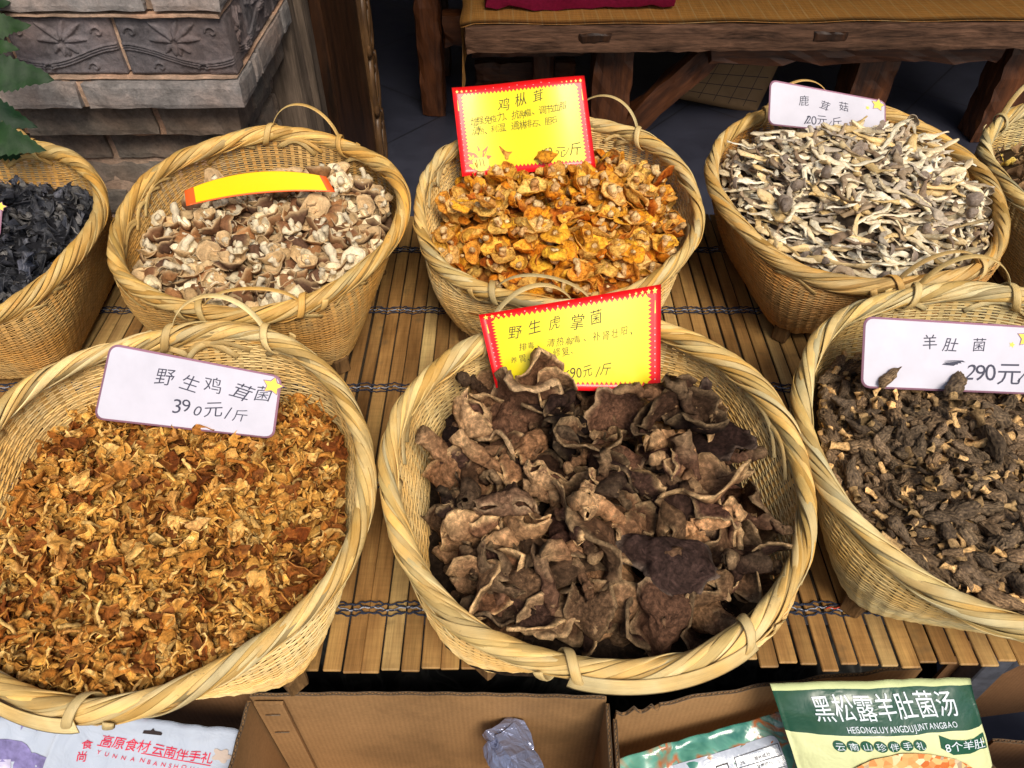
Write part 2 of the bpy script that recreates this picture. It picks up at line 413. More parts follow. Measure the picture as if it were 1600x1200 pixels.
    obj('rim_core', mesh('rim_core', V, F, M_strand, True, np.zeros((len(V), 2)), np.tile(c_rim * .45, (len(V), 1))), root)
    # loose binding strips slanting under the rim, inside and outside
    for q in range(34):
        a = g.uniform(0, 6.283); ins = -1 if q % 3 else 1; n = 9
        la = np.linspace(0, 1, n); tha = a + la * g.uniform(.22, .42) * (1 if g.random() < .8 else -1); tq = .90 + .07 * np.sin(la * math.pi) * 1 - la * g.uniform(.0, .05)
        p = B.P(tha, tq); out = np.stack([np.cos(tha), np.sin(tha), -.45 + 0 * tha], 1); out /= np.linalg.norm(out, axis=1)[:, None]
        p = p + out * ins * (.0030 + .0025 * np.sin(la * math.pi))[:, None]
        V, F, U = ribbon_vf(p, out * ins, g.uniform(.006, .010), .0014)
        obj('binding_strip', mesh('binding_strip', V, F, M_strand, True, U, np.tile(c_rim * g.uniform(.7, 1.0), (len(V), 1))), root)
    # feet
    for q in range(4):
        a = B.rot + math.pi / 4 + q * math.pi / 2; r = .200
        V, F = box_vf(-.014, .014, -.016, .012, 0, .034, .003); V = crumple(V, .0035, 60, B.seed + q)
        V[:, 2] = np.maximum(V[:, 2], 0)
        obj('foot', mesh('foot', V, F, M_foot, False), root, (r * math.cos(a), r * math.sin(a), 0), (0, 0, a + math.pi / 2))
    # handles
    def handle(ang, hw=.072, hh=.06, lean=0.0, fold=False):
        a0 = R_(ang); n = 26; u = np.linspace(-1, 1, n)
        tha = a0 + u * hw / B.R * np.sqrt(np.clip(1 - .0 * u * u, 0, 1))
        rr = B.rimr(tha) + .004; zz = B.rimz(tha)
        arch = np.sqrt(np.clip(1 - u * u, 0, 1))
        if not fold: rr2 = rr + lean * arch + .004; z2 = zz + hh * arch - .012 * (1 - arch)
        else: rr2 = rr + .0150 + .002 * arch; z2 = zz + .003 - .004 * arch
        P_ = np.stack([rr2 * np.cos(tha), rr2 * np.sin(tha), z2], 1)
        ctr = np.array([rr.mean() * math.cos(a0), rr.mean() * math.sin(a0), zz.mean() - .01])
        if fold: Nh = np.stack([np.cos(tha), np.sin(tha), 0 * tha + .5], 1)
        else: Nh = P_ - ctr
        V, F, U = ribbon_vf(P_, Nh, .0105 if not fold else .019, .0013)
        obj('handle', mesh('handle', V, F, M_strand, True, U, np.tile(c_rim * g.uniform(.85, 1.05), (len(V), 1))), root)
        for sgn in (-1, 1):                       # strap wound round the rim at each end
            n = 30; u = np.linspace(0, 1, n); tt = a0 + sgn * (hw / B.R) + sgn * (u * 2 - .6) * .09
            phi = -.6 + u * 2 * math.pi * 1.15; rr = B.rimr(tt) + .004
            er = .0165; px = rr + er * np.cos(phi); pz = B.rimz(tt) + (er + .002) * np.sin(phi)
            P_ = np.stack([px * np.cos(tt), px * np.sin(tt), pz], 1); Nn3 = np.stack([np.cos(phi) * np.cos(tt), np.cos(phi) * np.sin(tt), np.sin(phi)], 1)
            V, F, U = ribbon_vf(P_, Nn3, .011, .0016)
            obj('handle_binding', mesh('handle_binding', V, F, M_strand, True, U, np.tile(c_rim * g.uniform(.9, 1.08), (len(V), 1))), root)
    if rh_ang is not None: handle(rh_ang)
    if fronthandle == 'up': handle(fh_ang, .085, .048, -.012)
    elif fronthandle == 'fold': handle(fh_ang, .10, .03, 0, True)
    return root

BK = {
 1: Basket(-.942, 1.106, .250, R_(3), 'gold', 11),
 2: Basket(-.434, 1.150, .252, R_(-6), 'gold', 12),
 3: Basket(.081, 1.191, .262, R_(-8), 'pale', 13),
 4: Basket(.620, 1.243, .268, R_(9), 'brown', 14),
 5: Basket(.102, .594, .262, R_(4), 'pale', 15),
 6: Basket(.628, .640, .270, R_(-10), 'green', 16),
 7: Basket(-.421, .560, .261, R_(2), 'pale', 17),
 8: Basket(1.140, 1.285, .250, R_(0), 'green', 18)}
build_basket(BK[1], 'round bamboo basket of black wood ear at the left end of the back row', None, -90, 97)
build_basket(BK[2], 'round bamboo basket of pale sliced brown-capped mushrooms in the back row', 'up', -82, 80)
build_basket(BK[3], 'round bamboo basket of yellow orange mushrooms behind the central front basket', 'up', -98, 66)
build_basket(BK[4], 'brownish bamboo basket heaped with long pale mushroom strips in the back row', 'up', -74, 100)
build_basket(BK[5], 'large pale bamboo basket of dark leathery mushrooms in the middle of the front row', 'fold', -78, 108)
build_basket(BK[6], 'bamboo basket of dark morels at the right end of the front row', 'fold', -74, 84)
build_basket(BK[7], 'large bamboo basket of small golden brown mushrooms at the left of the front row', 'fold', -112, 86)
build_basket(BK[8], 'bamboo basket of brown and yellow mushroom scraps cut by the right edge', None, -90, 118)

# ------------------------------------------------------------------ mushrooms
def shell(nr, na, fn, thick, ct, cb, ce, jit=.12, a0=0.0, a1=2 * math.pi, seed=0):
    """surface patch P(r,a); two skins joined at the edge; returns V,F,C"""
    wrap = abs(a1 - a0 - 2 * math.pi) < 1e-6
    rs = np.linspace(0.06, 1, nr) ** .85; an = np.linspace(a0, a1, na, endpoint=not wrap)
    P = np.array([[fn(r, a) for a in an] for r in rs])
    Dr = np.gradient(P, axis=0); Da = (np.roll(P, -1, 1) - np.roll(P, 1, 1)) if wrap else np.gradient(P, axis=1)
    Nn = np.cross(Dr, Da); Nn /= np.linalg.norm(Nn, axis=-1)[..., None] + 1e-9
    th = thick * (1 - .6 * rs[:, None, None] ** 2)
    top = P; bot = P - Nn * th
    V = np.concatenate([top.reshape(-1, 3), bot.reshape(-1, 3)]); k = nr * na
    F = grid_faces(nr, na, wrap); F += [tuple(i + k for i in f[::-1]) for f in grid_faces(nr, na, wrap)]
    last = (nr - 1) * na
    for j in range(na if wrap else na - 1):
        j2 = (j + 1) % na; F.append((last + j, last + j2, k + last + j2, k + last + j))
    F.append(tuple(range(na))[::-1]) if wrap else None
    if wrap: F.append(tuple(k + i for i in range(na)))
    g = np.random.default_rng(seed)
    C = np.zeros((2 * k, 3)); ct, cb, ce = map(np.array, (ct, cb, ce))
    for i, r in enumerate(rs):
        e = np.clip((r - .84) / .16, 0, 1) ** 1.5 * .9
        C[i * na:(i + 1) * na] = ct * (1 - e) + ce * e; C[k + i * na:k + (i + 1) * na] = cb * (1 - e * .6) + ce * e * .6
    C *= g.normal(1, jit, (2 * k, 1)).clip(.5, 1.5)
    return V, F, C
def fold(V, k, ang):
    V = np.array(V); c, s = math.cos(ang), math.sin(ang)
    x = V[:, 0] * c + V[:, 1] * s; y = -V[:, 0] * s + V[:, 1] * c
    if abs(k) > 1e-4: xx = np.sin(k * x) / k; dz = (1 - np.cos(k * x)) / k
    else: xx = x; dz = 0
    nx = np.cos(k * x); 
    z = V[:, 2]; xx = xx - z * np.sin(k * x); dz2 = dz + z * np.cos(k * x)
    V[:, 0] = xx * c - y * s; V[:, 1] = xx * s + y * c; V[:, 2] = dz2
    return V
def stem_vf(L, r0, r1, bend, n=7, m=7, seed=0, rough=.12):
    g = np.random.default_rng(seed); t = np.linspace(0, 1, m); a = g.uniform(0, 6.28)
    P = np.stack([bend * L * t ** 2 * math.cos(a), bend * L * t ** 2 * math.sin(a), -L * t], 1) + g.normal(0, L * .03, (m, 3))
    rad = (r0 * (1 - t) + r1 * t) * g.normal(1, rough, m); return tube_vf(P, np.abs(rad), n, True, .75)

def v_tiger(seed, res=(15, 36), kk=None):
    g = np.random.default_rng(seed); typ = seed % 4
    if kk is None and typ == 0: kk = -g.uniform(.5, .95)
    R = g.uniform(.034, .052)
    k1 = g.choice([-1, 1]) * g.uniform(.15, .6) if kk is None else kk; w1, w2 = g.uniform(.10, .32), g.uniform(.06, .22); p = g.uniform(0, 6, 4); f1 = g.integers(2, 4); f2 = g.integers(4, 7)
    def fn(r, a):
        e = 1 + .14 * math.sin(2 * a + p[2]) + .10 * math.sin(3 * a + p[0]) + .05 * math.sin(7 * a + p[3])
        z = R * (k1 * r * r + w1 * r * r * math.sin(f1 * a + p[0]) + w2 * r ** 3 * math.sin(f2 * a + p[1]) + .25 * max(0, r - .75) * (1 if k1 < 0 else -1) * -2)
        return (R * e * r * math.cos(a), R * e * r * math.sin(a), z)
    pal = [((.120, .060, .033), (.20, .115, .062)), ((.19, .100, .052), (.26, .15, .082)), ((.050, .027, .020), (.13, .072, .040)), ((.30, .17, .088), (.20, .115, .060)), ((.12, .058, .040), (.32, .20, .11))]
    ct, cb = pal[seed % len(pal)]
    V, F, C = shell(res[0], res[1], fn, .0075, ct, cb, (.56, .38, .20), .18, seed=seed)
    V = fold(V, (g.uniform(25, 60) if typ else g.uniform(0, 18)) * g.choice([-1, 1]), g.uniform(0, 6)); V = crumple(V, .012, 26, seed); V = crumple(V, .0042, 70, seed + 3); V = crumple(V, .0016, 190, seed + 5)
    L = g.uniform(.045, .075)
    SV, SF = stem_vf(L, g.uniform(.006, .011), g.uniform(.009, .015), g.uniform(.4, 1.1), 14, 18, seed, .08); SV = crumple(SV, .0060, 50, seed + 9); SV = crumple(SV, .0026, 170, seed)
    sc = np.array(ct) * .8 + np.array([.13, .075, .040]) * g.uniform(.2, 1.0); SC_ = np.tile(sc, (len(SV), 1)) * g.normal(1, .15, (len(SV), 1)).clip(.5, 1.6)
    tip = np.clip((-SV[:, 2] / L - .75) * 4, 0, 1)[:, None]; SC_ = SC_ * (1 - tip * .45) + np.array([.45, .31, .17]) * tip * .45
    return (V, F, C), (SV, SF, SC_)
def v_cap(seed, R, ctop, cgill, cstem, cmid=None, stemL=.03, sr=.0035, depth=.35, cr=.003, foldk=18, edge=None):
    g = np.random.default_rng(seed); R = R * g.uniform(.8, 1.2); p = g.uniform(0, 6, 4); d = depth * g.uniform(.5, 1.3)
    curl = g.uniform(-.3, .5)
    def fn(r, a):
        e = 1 + .09 * math.sin(2 * a + p[2]) + .05 * math.sin(3 * a + p[0]) + .04 * math.sin(5 * a + p[1])
        z = R * (-d * r ** 2.2 + .10 * r * r * math.sin(3 * a + p[1]) - curl * max(0, r - .7) + .05 * r * math.sin(6 * a + p[3]))
        return (R * e * r * math.cos(a), R * e * r * math.sin(a), z)
    V, F, C = shell(9, 20, fn, .0030, ctop, cgill, edge if edge is not None else (np.array(ctop) + np.array(cgill)) / 2, .12, seed=seed)
    if cmid is not None:
        k = len(V) // 2; rr = np.hypot(V[:k, 0], V[:k, 1]) / R; m = np.clip((.55 - rr) / .25, 0, 1)[:, None] * g.uniform(.2, 1); C[:k] = C[:k] * (1 - m) + np.array(cmid) * m
    V = fold(V, g.uniform(-foldk, foldk), g.uniform(0, 6)); V = crumple(V, cr, 70, seed); V = crumple(V, cr * .45, 190, seed + 2)
    L = stemL * g.uniform(.7, 1.3); SV, SF = stem_vf(L, sr * g.uniform(.8, 1.2), sr * g.uniform(.9, 1.6), g.uniform(0, .6), 8, 8, seed); SV = crumple(SV, .0016, 110, seed)
    SC_ = np.tile(cstem, (len(SV), 1)) * g.normal(1, .12, (len(SV), 1)).clip(.6, 1.4)
    return (V, F, C), (SV, SF, SC_)
def v_bit(seed, R, ct, cb, ce, tail=True, cr=.004, nr=6, na=12):
    """curled torn scrap: partial funnel with a thin stem"""
    g = np.random.default_rng(seed); R = R * g.uniform(.7, 1.25); p = g.uniform(0, 6, 4); sp = g.uniform(2.2, 5.2); up = g.uniform(.2, .9)
    def fn(r, a):
        e = 1 + .25 * math.sin(3 * a + p[0]) + .15 * math.sin(5 * a + p[1])
        return (R * e * r * math.cos(a), R * e * r * math.sin(a), R * (up * r ** 1.4 + .28 * r * r * math.sin(3.3 * a + p[1])))
    V, F, C = shell(nr, na, fn, .0011, ct, cb, ce, .16, 0, sp, seed)
    V = fold(V, g.uniform(45, 125) * g.choice([-1, 1]), g.uniform(0, 6)); V = crumple(V, cr, 85, seed); V = crumple(V, cr * .35, 220, seed)
    o = G().add(V, F, C)
    if tail:
        L = R * g.uniform(.7, 1.4); SV, SF = stem_vf(L, R * .17, R * .12, g.uniform(.3, 1.0), 6, 8, seed); SV = crumple(SV, .003, 80, seed)
        o.add(SV, SF, np.tile(np.array(ct) * .65 + np.array(ce) * .35, (len(SV), 1)) * g.normal(1, .1, (len(SV), 1)))
    return o
def v_strip(seed):
    g = np.random.default_rng(seed); L = g.uniform(.08, .14); n = 18; t = np.linspace(-1, 1, n)
    P = np.stack([t * L / 2, .18 * L * g.uniform(-1, 1) * t ** 2 + .05 * L * np.sin(t * 4 + g.uniform(0, 6)), .12 * L * g.uniform(-1, 1) * t ** 2], 1)
    w = g.uniform(.0038, .0078); rad = w * (.35 + .65 * np.cos(t * 1.35)) * (1 + .35 * np.sin(t * 5 + seed)) * g.normal(1, .12, n); V, F = tube_vf(P, rad, 9, True, g.uniform(.3, .5))
    V = crumple(V, .0042, 60, seed); V = crumple(V, .0012, 230, seed + 1)
    pal = [(.84, .77, .60), (.76, .64, .43), (.86, .80, .66), (.34, .25, .17), (.24, .17, .125), (.68, .49, .23), (.50, .43, .35), (.80, .70, .52)]
    c0 = np.array(pal[seed % 8]); c1 = np.array(pal[(seed * 3 + 1) % 8]); u = np.clip((V[:, 0] / L + .5 + g.normal(0, .08, len(V))), 0, 1)[:, None]
    o = G().add(V, F, (c0 * (1 - u ** 2 * .3) + c1 * u ** 2 * .3) * g.normal(1, .12, (len(V), 1)))
    if seed % 6 == 0:                       # small cap at one end
        (cv, cf, cc), _ = v_cap(seed + 50, .011, (.24, .19, .16), (.5, .42, .32), (.5, .4, .3), None, .01, .002, .7, .0015)
        o.add(cv[:, [2, 1, 0]] * [1, 1, 1] + np.array([L / 2, P[-1][1], P[-1][2]]), cf, cc)
    return o
def v_morel(seed):
    g = np.random.default_rng(seed); L = g.uniform(.028, .046); R = L * g.uniform(.19, .29); nr, na = 22, 26
    bx, by = g.uniform(-.25, .25, 2); V = []; C = []; dark = np.array([.050, .036, .027]) * g.uniform(.6, 1.9); lite = np.array([.34, .23, .13]) * g.uniform(.7, 1.2)
    for i in range(nr):
        t = i / (nr - 1)
        for j in range(na):
            a = 2 * math.pi * j / na; prof = math.sin(math.pi * min(1, (.10 + .90 * t) ** .62)) ** .75
            rib = abs(math.sin(a * 6 + 1.6 * math.sin(t * 6 + seed) + .7 * math.sin(t * 19))); cell = abs(math.sin(t * 21 + 2 * math.sin(a * 3 + seed)))
            rd = max(rib, cell * .7); r = R * prof * (.66 + .42 * rd)
            V.append((r * math.cos(a) + bx * L * t * t, r * math.sin(a) * .8 + by * L * t * t, L * t)); C.append(dark * (1 - rd ** 3 * .8) + lite * rd ** 3 * .8)
    F = grid_faces(nr, na, True) + [tuple(range(na))[::-1], tuple(range((nr - 1) * na, nr * na))]
    V = crumple(V, .0055, 65, seed); V = crumple(V, .0014, 200, seed); o = G().add(V, F, np.array(C))
    s = g.uniform(.5, 1.5); r0 = R * .45; P = np.array([(0, 0, .004), (0, 0, -.003), (0.001, 0, -.009 * s), (0.002, 0.001, -.015 * s)]); 
    rads = [r0 * .9, r0 * .85, r0 * .9, r0 * 1.25]
    SV, SF = tube_vf(P, rads, 10, False); inner, IF = tube_vf(P[::-1], [x * .8 for x in rads[::-1]], 10, False)
    tan = np.array([.58, .37, .165]) * g.uniform(.6, 1.2)
    SV = crumple(SV, .0045, 110, seed); inner = crumple(inner, .0045, 110, seed)
    o.add(SV, SF, np.tile(tan, (len(SV), 1)) * g.normal(1, .1, (len(SV), 1))); o.add(inner, IF, np.tile(tan * .45, (len(inner), 1)))
    return o

M_tiger = m_attr('leathery_mushroom', .85, ((.32, .45), (.50, .95), (.66, 1.75)), 140, 210, .0036, ((0, (.26, .25, .27)), (.3, (.60, .57, .56)), (.7, (1.1, 1.04, .98)), (1, (1.9, 1.75, 1.55))), .10, (45, .64, (.46, .28, .14)), True)
M_hero = m_attr('leathery_mushroom_plain', .85, ((.32, .45), (.50, .95), (.66, 1.6)), 150, 170, .0050, ((0, 1.0), (1, 1.0)), .12, None, True)
M_bits = m_attr('golden_mushroom', .75, ((.30, .42), (.68, 1.25)), 230, 380, .0012, ((0, (.70, .40, .20)), (.5, (1.05, .74, .40)), (1, (1.22, 1.0, .66))), .12)
M_shii = m_attr('brown_cap_mushroom', .78, ((.25, .68), (.55, 1.1)), 260, 380, .0013, ((0, .8), (1, 1.12)), .12)
M_yel = m_attr('yellow_mushroom', .68, ((.32, (.42, .26, .15)), (.50, (.95, .85, .7)), (.66, 1.2)), 170, 330, .0018, ((0, (.72, .50, .34)), (.5, (1, .90, .80)), (1, (1.1, 1.04, 1.0))), .18)
M_strip = m_attr('pale_mushroom_strip', .78, ((.28, (.50, .38, .26)), (.44, (1., .95, .87)), (.7, 1.15)), 150, 400, .0013, ((0, .78), (.5, 1.0), (1, 1.15)), .12)
M_morel = m_attr('morel', .8, ((.34, .45), (.64, 1.5)), 260, 420, .0018, ((0, (.55, .54, .56)), (.5, (1, 1, 1)), (1, (1.6, 1.45, 1.3))), .12)
M_ear = m_attr('wood_ear', .55, ((.3, .4), (.7, 1.5)), 200, 300, .0014, ((0, .55), (.6, 1.0), (.85, 1.7), (1, 3.0)), .45)

def inst(name, parts, loc, rot, sc, label, cat, group):
    """parts: a mesh, or list of (name, mesh) -> Empty with children"""
    if isinstance(parts, list):
        r = bpy.data.objects.new(name, None); r.empty_display_size = .01; link(r)
        for pn, me in parts: obj(pn, me, r)
    else: r = bpy.data.objects.new(name, parts); link(r)
    r.location = loc; r.rotation_mode = 'QUATERNION'; r.rotation_quaternion = rot; r.scale = (sc, sc, sc)
    LAST[0] = r; return tag(r, label, cat, group)
LAST = [None]
from mathutils import Quaternion, Euler
def rndq(g, flat=1.0, flip=.5):
    """random heading, tilted by up to ~flat, turned over with chance flip"""
    q = Quaternion((0, 0, 1), g.uniform(0, 6.28)); ax = g.uniform(0, 6.28)
    t = g.normal(0, flat); q2 = Quaternion((math.cos(ax), math.sin(ax), 0), t)
    q3 = Quaternion((1, 0, 0), math.pi) if g.random() < flip else Quaternion()
    return q2 @ q @ q3
class Heap:
    def __init__(s, B, lvl, dome, slope=0.0, skew=(0, 0), edge=.012):
        s.B = B; s.n = 120; s.e = .30; s.g = np.random.default_rng(B.seed + 500); s.cellw = 2 * s.e / s.n
        ax = (np.arange(s.n) + .5) * s.cellw - s.e; X, Y = np.meshgrid(ax, ax, indexing='ij'); s.X, s.Y = X, Y
        th = np.arctan2(Y, X); rin = B.inner(th, lvl + slope * Y); rho = np.hypot(X, Y); s.rin = rin
        q = np.clip(rho / rin, 0, 1); d = np.hypot(X - skew[0], Y - skew[1]) / .25
        s.T = lvl + slope * Y + dome * np.clip(1 - d * d, -.3, 1) - edge * q ** 6
        s.ok = rho < rin - .004; s.H = s.T - .03; s.rho = rho
    def samp(s, A, x, y):
        i = int(np.clip((x + s.e) / s.cellw, 0, s.n - 1)); j = int(np.clip((y + s.e) / s.cellw, 0, s.n - 1)); return A[i, j]
    def place(s, r, thick, margin=None, tries=14):
        best = None
        for _ in range(tries):
            a = s.g.uniform(0, 6.283); rad = .26 * math.sqrt(s.g.random()); x, y = rad * math.cos(a), rad * math.sin(a)
            if rad > s.samp(s.rin, x, y) - (margin if margin is not None else r * .8): continue
            d = s.samp(s.T, x, y) - s.samp(s.H, x, y)
            if best is None or d > best[0]: best = (d, x, y)
        if best is None: return None
        d, x, y = best; m = (s.X - x) ** 2 + (s.Y - y) ** 2 < (r * .75) ** 2
        hz = np.percentile(s.H[m], 75) if m.any() else s.samp(s.H, x, y)
        s.H[m] = np.maximum(s.H[m], hz + thick * .75)
        return d, np.array([x + s.B.c[0], y + s.B.c[1], hz + thick * .45])
    def mound(s, drop=.018):
        V = []; F = []; nr, na = 14, 40
        for i in range(nr):
            for j in range(na):
                a = 2 * math.pi * j / na; q = i / (nr - 1)
                rr = float(s.B.inner(np.array(a), .15)) * q; x, y = rr * math.cos(a), rr * math.sin(a)
                V.append((x + s.B.c[0], y + s.B.c[1], s.samp(s.T, x, y) - drop + .006 * nz((x * 60, y * 60, 0), s.B.seed)))
        return np.array(V), grid_faces(nr, na, True)
def q2m(q): return np.array(q.to_matrix())
def settle(B, V, loc):
    """slide a piece inwards until none of it passes through the basket wall"""
    loc = np.array(loc, float)
    for _ in range(4):
        W = V + loc - np.array([B.c[0], B.c[1], 0]); th = np.arctan2(W[:, 1], W[:, 0]); rh = np.hypot(W[:, 0], W[:, 1])
        over = (rh - B.inner(th, W[:, 2]) + .003) * (W[:, 2] < B.rimz(th) + .018); m = over.max()
        if m > 0: d = W[over.argmax()] * [1, 1, 0]; loc = loc - d / (np.linalg.norm(d) + 1e-9) * m
    return loc
DIRS = ['right', 'rear right', 'rear', 'rear left', 'left', 'front left', 'front', 'front right']
def place_word(B, loc):
    x, y = loc[0] - B.c[0], loc[1] - B.c[1]; r = math.hypot(x, y); k = int(round(math.atan2(y, x) / (math.pi / 4))) % 8
    if r < .045: return 'at the centre'
    if r < .11: return DIRS[k] + ' of the centre'
    return ('by' if r > .175 else 'midway to') + ' the ' + DIRS[k] + ' wall'
def heading(B, loc, q, lim=.195):
    """long pieces near the wall lie along it"""
    x, y = loc[0] - B.c[0], loc[1] - B.c[1]
    if math.hypot(x, y) < lim: return q
    return Quaternion((0, 0, 1), math.atan2(y, x) + math.pi / 2 + random.uniform(-.35, .35)) @ Quaternion((1, 0, 0), random.uniform(0, 6.28)) @ Quaternion((0, 1, 0), random.gauss(0, .12))
def fill(B, heap, variants, name, label, group, cat, r, thick, n_ind, n_bulk, mat, bulkname, bulklabel, mcol, flat=.7, flip=.5, smin=.8, smax=1.2, bulk_geo=None, drop=.018, margin=None, looks=None, long=False, gv=None):
    g = heap.g; bulk = []
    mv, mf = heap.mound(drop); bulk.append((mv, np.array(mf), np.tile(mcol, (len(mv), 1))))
    for k in range(n_bulk):
        p = heap.place(r * .9, thick * .55, margin)
        if p is None: continue
        V, F, C = bulk_geo[int(g.integers(len(bulk_geo)))]; sc = g.uniform(smin, smax)
        q = rndq(g, flat, flip); q = heading(B, p[1], q) if long else q
        M3 = q2m(q) * sc; loc = settle(B, V @ M3.T, p[1] - np.array([0, 0, thick * .3]))
        bulk.append((V @ M3.T + loc, F, C * g.uniform(.6, 1.15)))
    for k in range(n_ind):
        p = heap.place(r, thick, margin)
        if p is None: continue
        sc = g.uniform(smin, smax); vi = int(g.integers(len(variants))); v = variants[vi]; q = rndq(g, flat, flip); q = heading(B, p[1], q) if long else q
        loc = settle(B, bulk_geo[vi][0] @ (q2m(q) * sc).T, p[1])
        inst(name, v, loc, q, sc, looks[vi % len(looks)] + ' ' + place_word(B, loc) + ' of ' + label, cat, group)
    tris = {3: [], 4: []}; Vs = []; Cs = []; n = 0
    for V, F, C in bulk:
        Vs.append(V); Cs.append(C)
        if isinstance(F, np.ndarray): tris[4].append(F + n)
        n += len(V)
    o = obj(bulkname, mesh(bulkname, np.vstack(Vs), np.vstack(tris[4]), mat, True, None, np.vstack(Cs)))
    tag(o, bulklabel, 'mushrooms', None, 'stuff')
def quads(go):
    """geometry for bulk copies: keep quads only"""
    V, F, C = (go.arr()[:3] if isinstance(go, G) else go); return V, np.array([f for f in F if len(f) == 4]), C
def ms(go, name, mat):
    if isinstance(go, G): return go.mesh(name, mat)
    V, F, C = go; return mesh(name, V, F, mat, True, None, C)

# basket 7: golden brown scraps
pal7 = [((.66, .42, .14), (.56, .33, .10), (.74, .54, .24)), ((.74, .54, .25), (.60, .38, .14), (.80, .64, .36)), ((.42, .19, .05), (.34, .15, .04), (.60, .35, .12)), ((.60, .33, .09), (.46, .24, .07), (.72, .48, .18)), ((.26, .10, .03), (.20, .08, .03), (.44, .22, .08)), ((.72, .48, .16), (.62, .38, .12), (.82, .62, .30))]
v7 = [v_bit(700 + i, .0126, *pal7[i % 6], cr=.0065) for i in range(18)]
h7 = Heap(BK[7], .178, .024, -.02, (0, -.02))
fill(BK[7], h7, [ms(v, 'scrap', M_bits) for v in v7], 'dried_mushroom_scrap', 'the front left basket', 'golden brown scraps in the front left basket', 'mushroom',
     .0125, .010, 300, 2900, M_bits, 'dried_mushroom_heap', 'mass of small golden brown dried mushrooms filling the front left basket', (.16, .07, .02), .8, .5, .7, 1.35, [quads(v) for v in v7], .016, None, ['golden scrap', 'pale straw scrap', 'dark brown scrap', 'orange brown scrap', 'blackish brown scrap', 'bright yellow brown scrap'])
# a handful of larger pieces people notice
v7b = ms(v_bit(771, .024, (.62, .38, .14), (.5, .3, .1), (.72, .5, .2), False, .005, 10, 20), 'flake', M_bits)
def on_heap(px, py, z): return at_z(px, py, z)
inst('dried_mushroom_flake', v7b, on_heap(258, 768, .205), rndq(h7.g, .3, 0), 1.0, 'largest flat brown flake near the middle of the golden heap', 'mushroom', None)
v7c = ms(v_bit(772, .020, (.80, .66, .42), (.6, .4, .2), (.85, .7, .45), False, .004, 10, 20), 'flake', M_bits)
inst('dried_mushroom_flake', v7c, on_heap(310, 825, .205), rndq(h7.g, .3, 0), 1.0, 'pale cream flake lying at the centre of the golden heap', 'mushroom', None)

# basket 6: morels
v6 = [v_morel(600 + i) for i in range(24)]
h6 = Heap(BK[6], .178, .030, -.015)
def lay(go):       # morels lie on their sides: centre on the body
    go.V = [v - np.array([0, 0, .012]) for v in go.V]; return go
v6 = [lay(v) for v in v6]
for v in v6: v.V = [x[:, [2, 1, 0]] for x in v.V]; v.F = [f[::-1] for f in v.F]
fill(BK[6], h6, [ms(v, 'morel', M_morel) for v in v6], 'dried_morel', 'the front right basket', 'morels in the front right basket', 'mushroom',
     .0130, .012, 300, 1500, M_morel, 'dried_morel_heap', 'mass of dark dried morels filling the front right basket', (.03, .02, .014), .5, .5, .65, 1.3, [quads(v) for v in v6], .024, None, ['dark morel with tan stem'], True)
for (px, py, z, s, lab) in ((1383, 592, .222, 1.1, 'dark pointed morel standing against the left of the white price card'), (1490, 606, .218, 1.15, 'blackish crumpled morel leaning in front of the white price card'), (1330, 745, .19, 1.35, 'grey net-like morel with pale stem at the left side of the morel heap'), (1548, 690, .205, 1.5, 'broad grey-brown morel cap on the right of the morel heap')):
    inst('dried_morel', ms(v6[int(h6.g.integers(24))], 'morel', M_morel), at_z(px, py, z), rndq(h6.g, .3, 0) @ Quaternion((0, 1, 0), -1.2 if z > .22 else 0), s, lab, 'mushroom', None)

# basket 1: wood ear
pe = [((.026, .028, .038), (.060, .060, .070), (.05, .05, .06)), ((.014, .016, .024), (.04, .04, .05), (.03, .03, .04)), ((.085, .080, .080), (.14, .13, .125), (.12, .11, .11))]
v1 = [v_bit(100 + i, .0150, *pe[i % 3], tail=False, cr=.005) for i in range(12)]
h1 = Heap(BK[1], .188, .028, .03)
fill(BK[1], h1, [ms(v, 'ear', M_ear) for v in v1], 'dried_wood_ear', 'the back left basket', 'wood ear flakes in the back left basket', 'mushroom',
     .0125, .009, 300, 1500, M_ear, 'dried_wood_ear_heap', 'mass of black dried wood ear filling the back left basket', (.012, .012, .016), .8, .5, .8, 1.3, [quads(v) for v in v1], .014, None, ['black wood ear flake', 'bluish wood ear flake', 'grey wood ear flake'])

# basket 2: brown caps with cream undersides
p2 = [((.20, .090, .042), (.84, .70, .46)), ((.34, .155, .060), (.66, .46, .24)), ((.50, .32, .15), (.88, .76, .54)), ((.12, .060, .035), (.56, .38, .20)), ((.24, .115, .050), (.86, .73, .50))]
v2 = [v_cap(200 + i, .0178, p2[i % 5][0], p2[i % 5][1], (.70, .58, .40), None, .022, .0044, .75, .0030, 22, (.50, .33, .17)) for i in range(15)]
h2 = Heap(BK[2], .176, .045, .03, (.03, .0))
L2 = [[('cap', ms(c, 'cap', M_shii)), ('stem', ms(s, 'stem', M_shii))] for c, s in v2]
fill(BK[2], h2, L2, 'brown_capped_mushroom', 'the basket with the curled tag', 'brown-capped mushrooms with cream undersides', 'mushroom',
     .0165, .012, 230, 520, M_shii, 'dried_mushroom_heap', 'mass of brown and cream mushrooms beneath the yellow strip tag', (.16, .09, .05), .7, .55, .65, 1.25, [quads(c) for c, s in v2], .026, None, ['dark brown cap', 'reddish brown cap', 'cream cap', 'blackish brown cap', 'chestnut cap'])

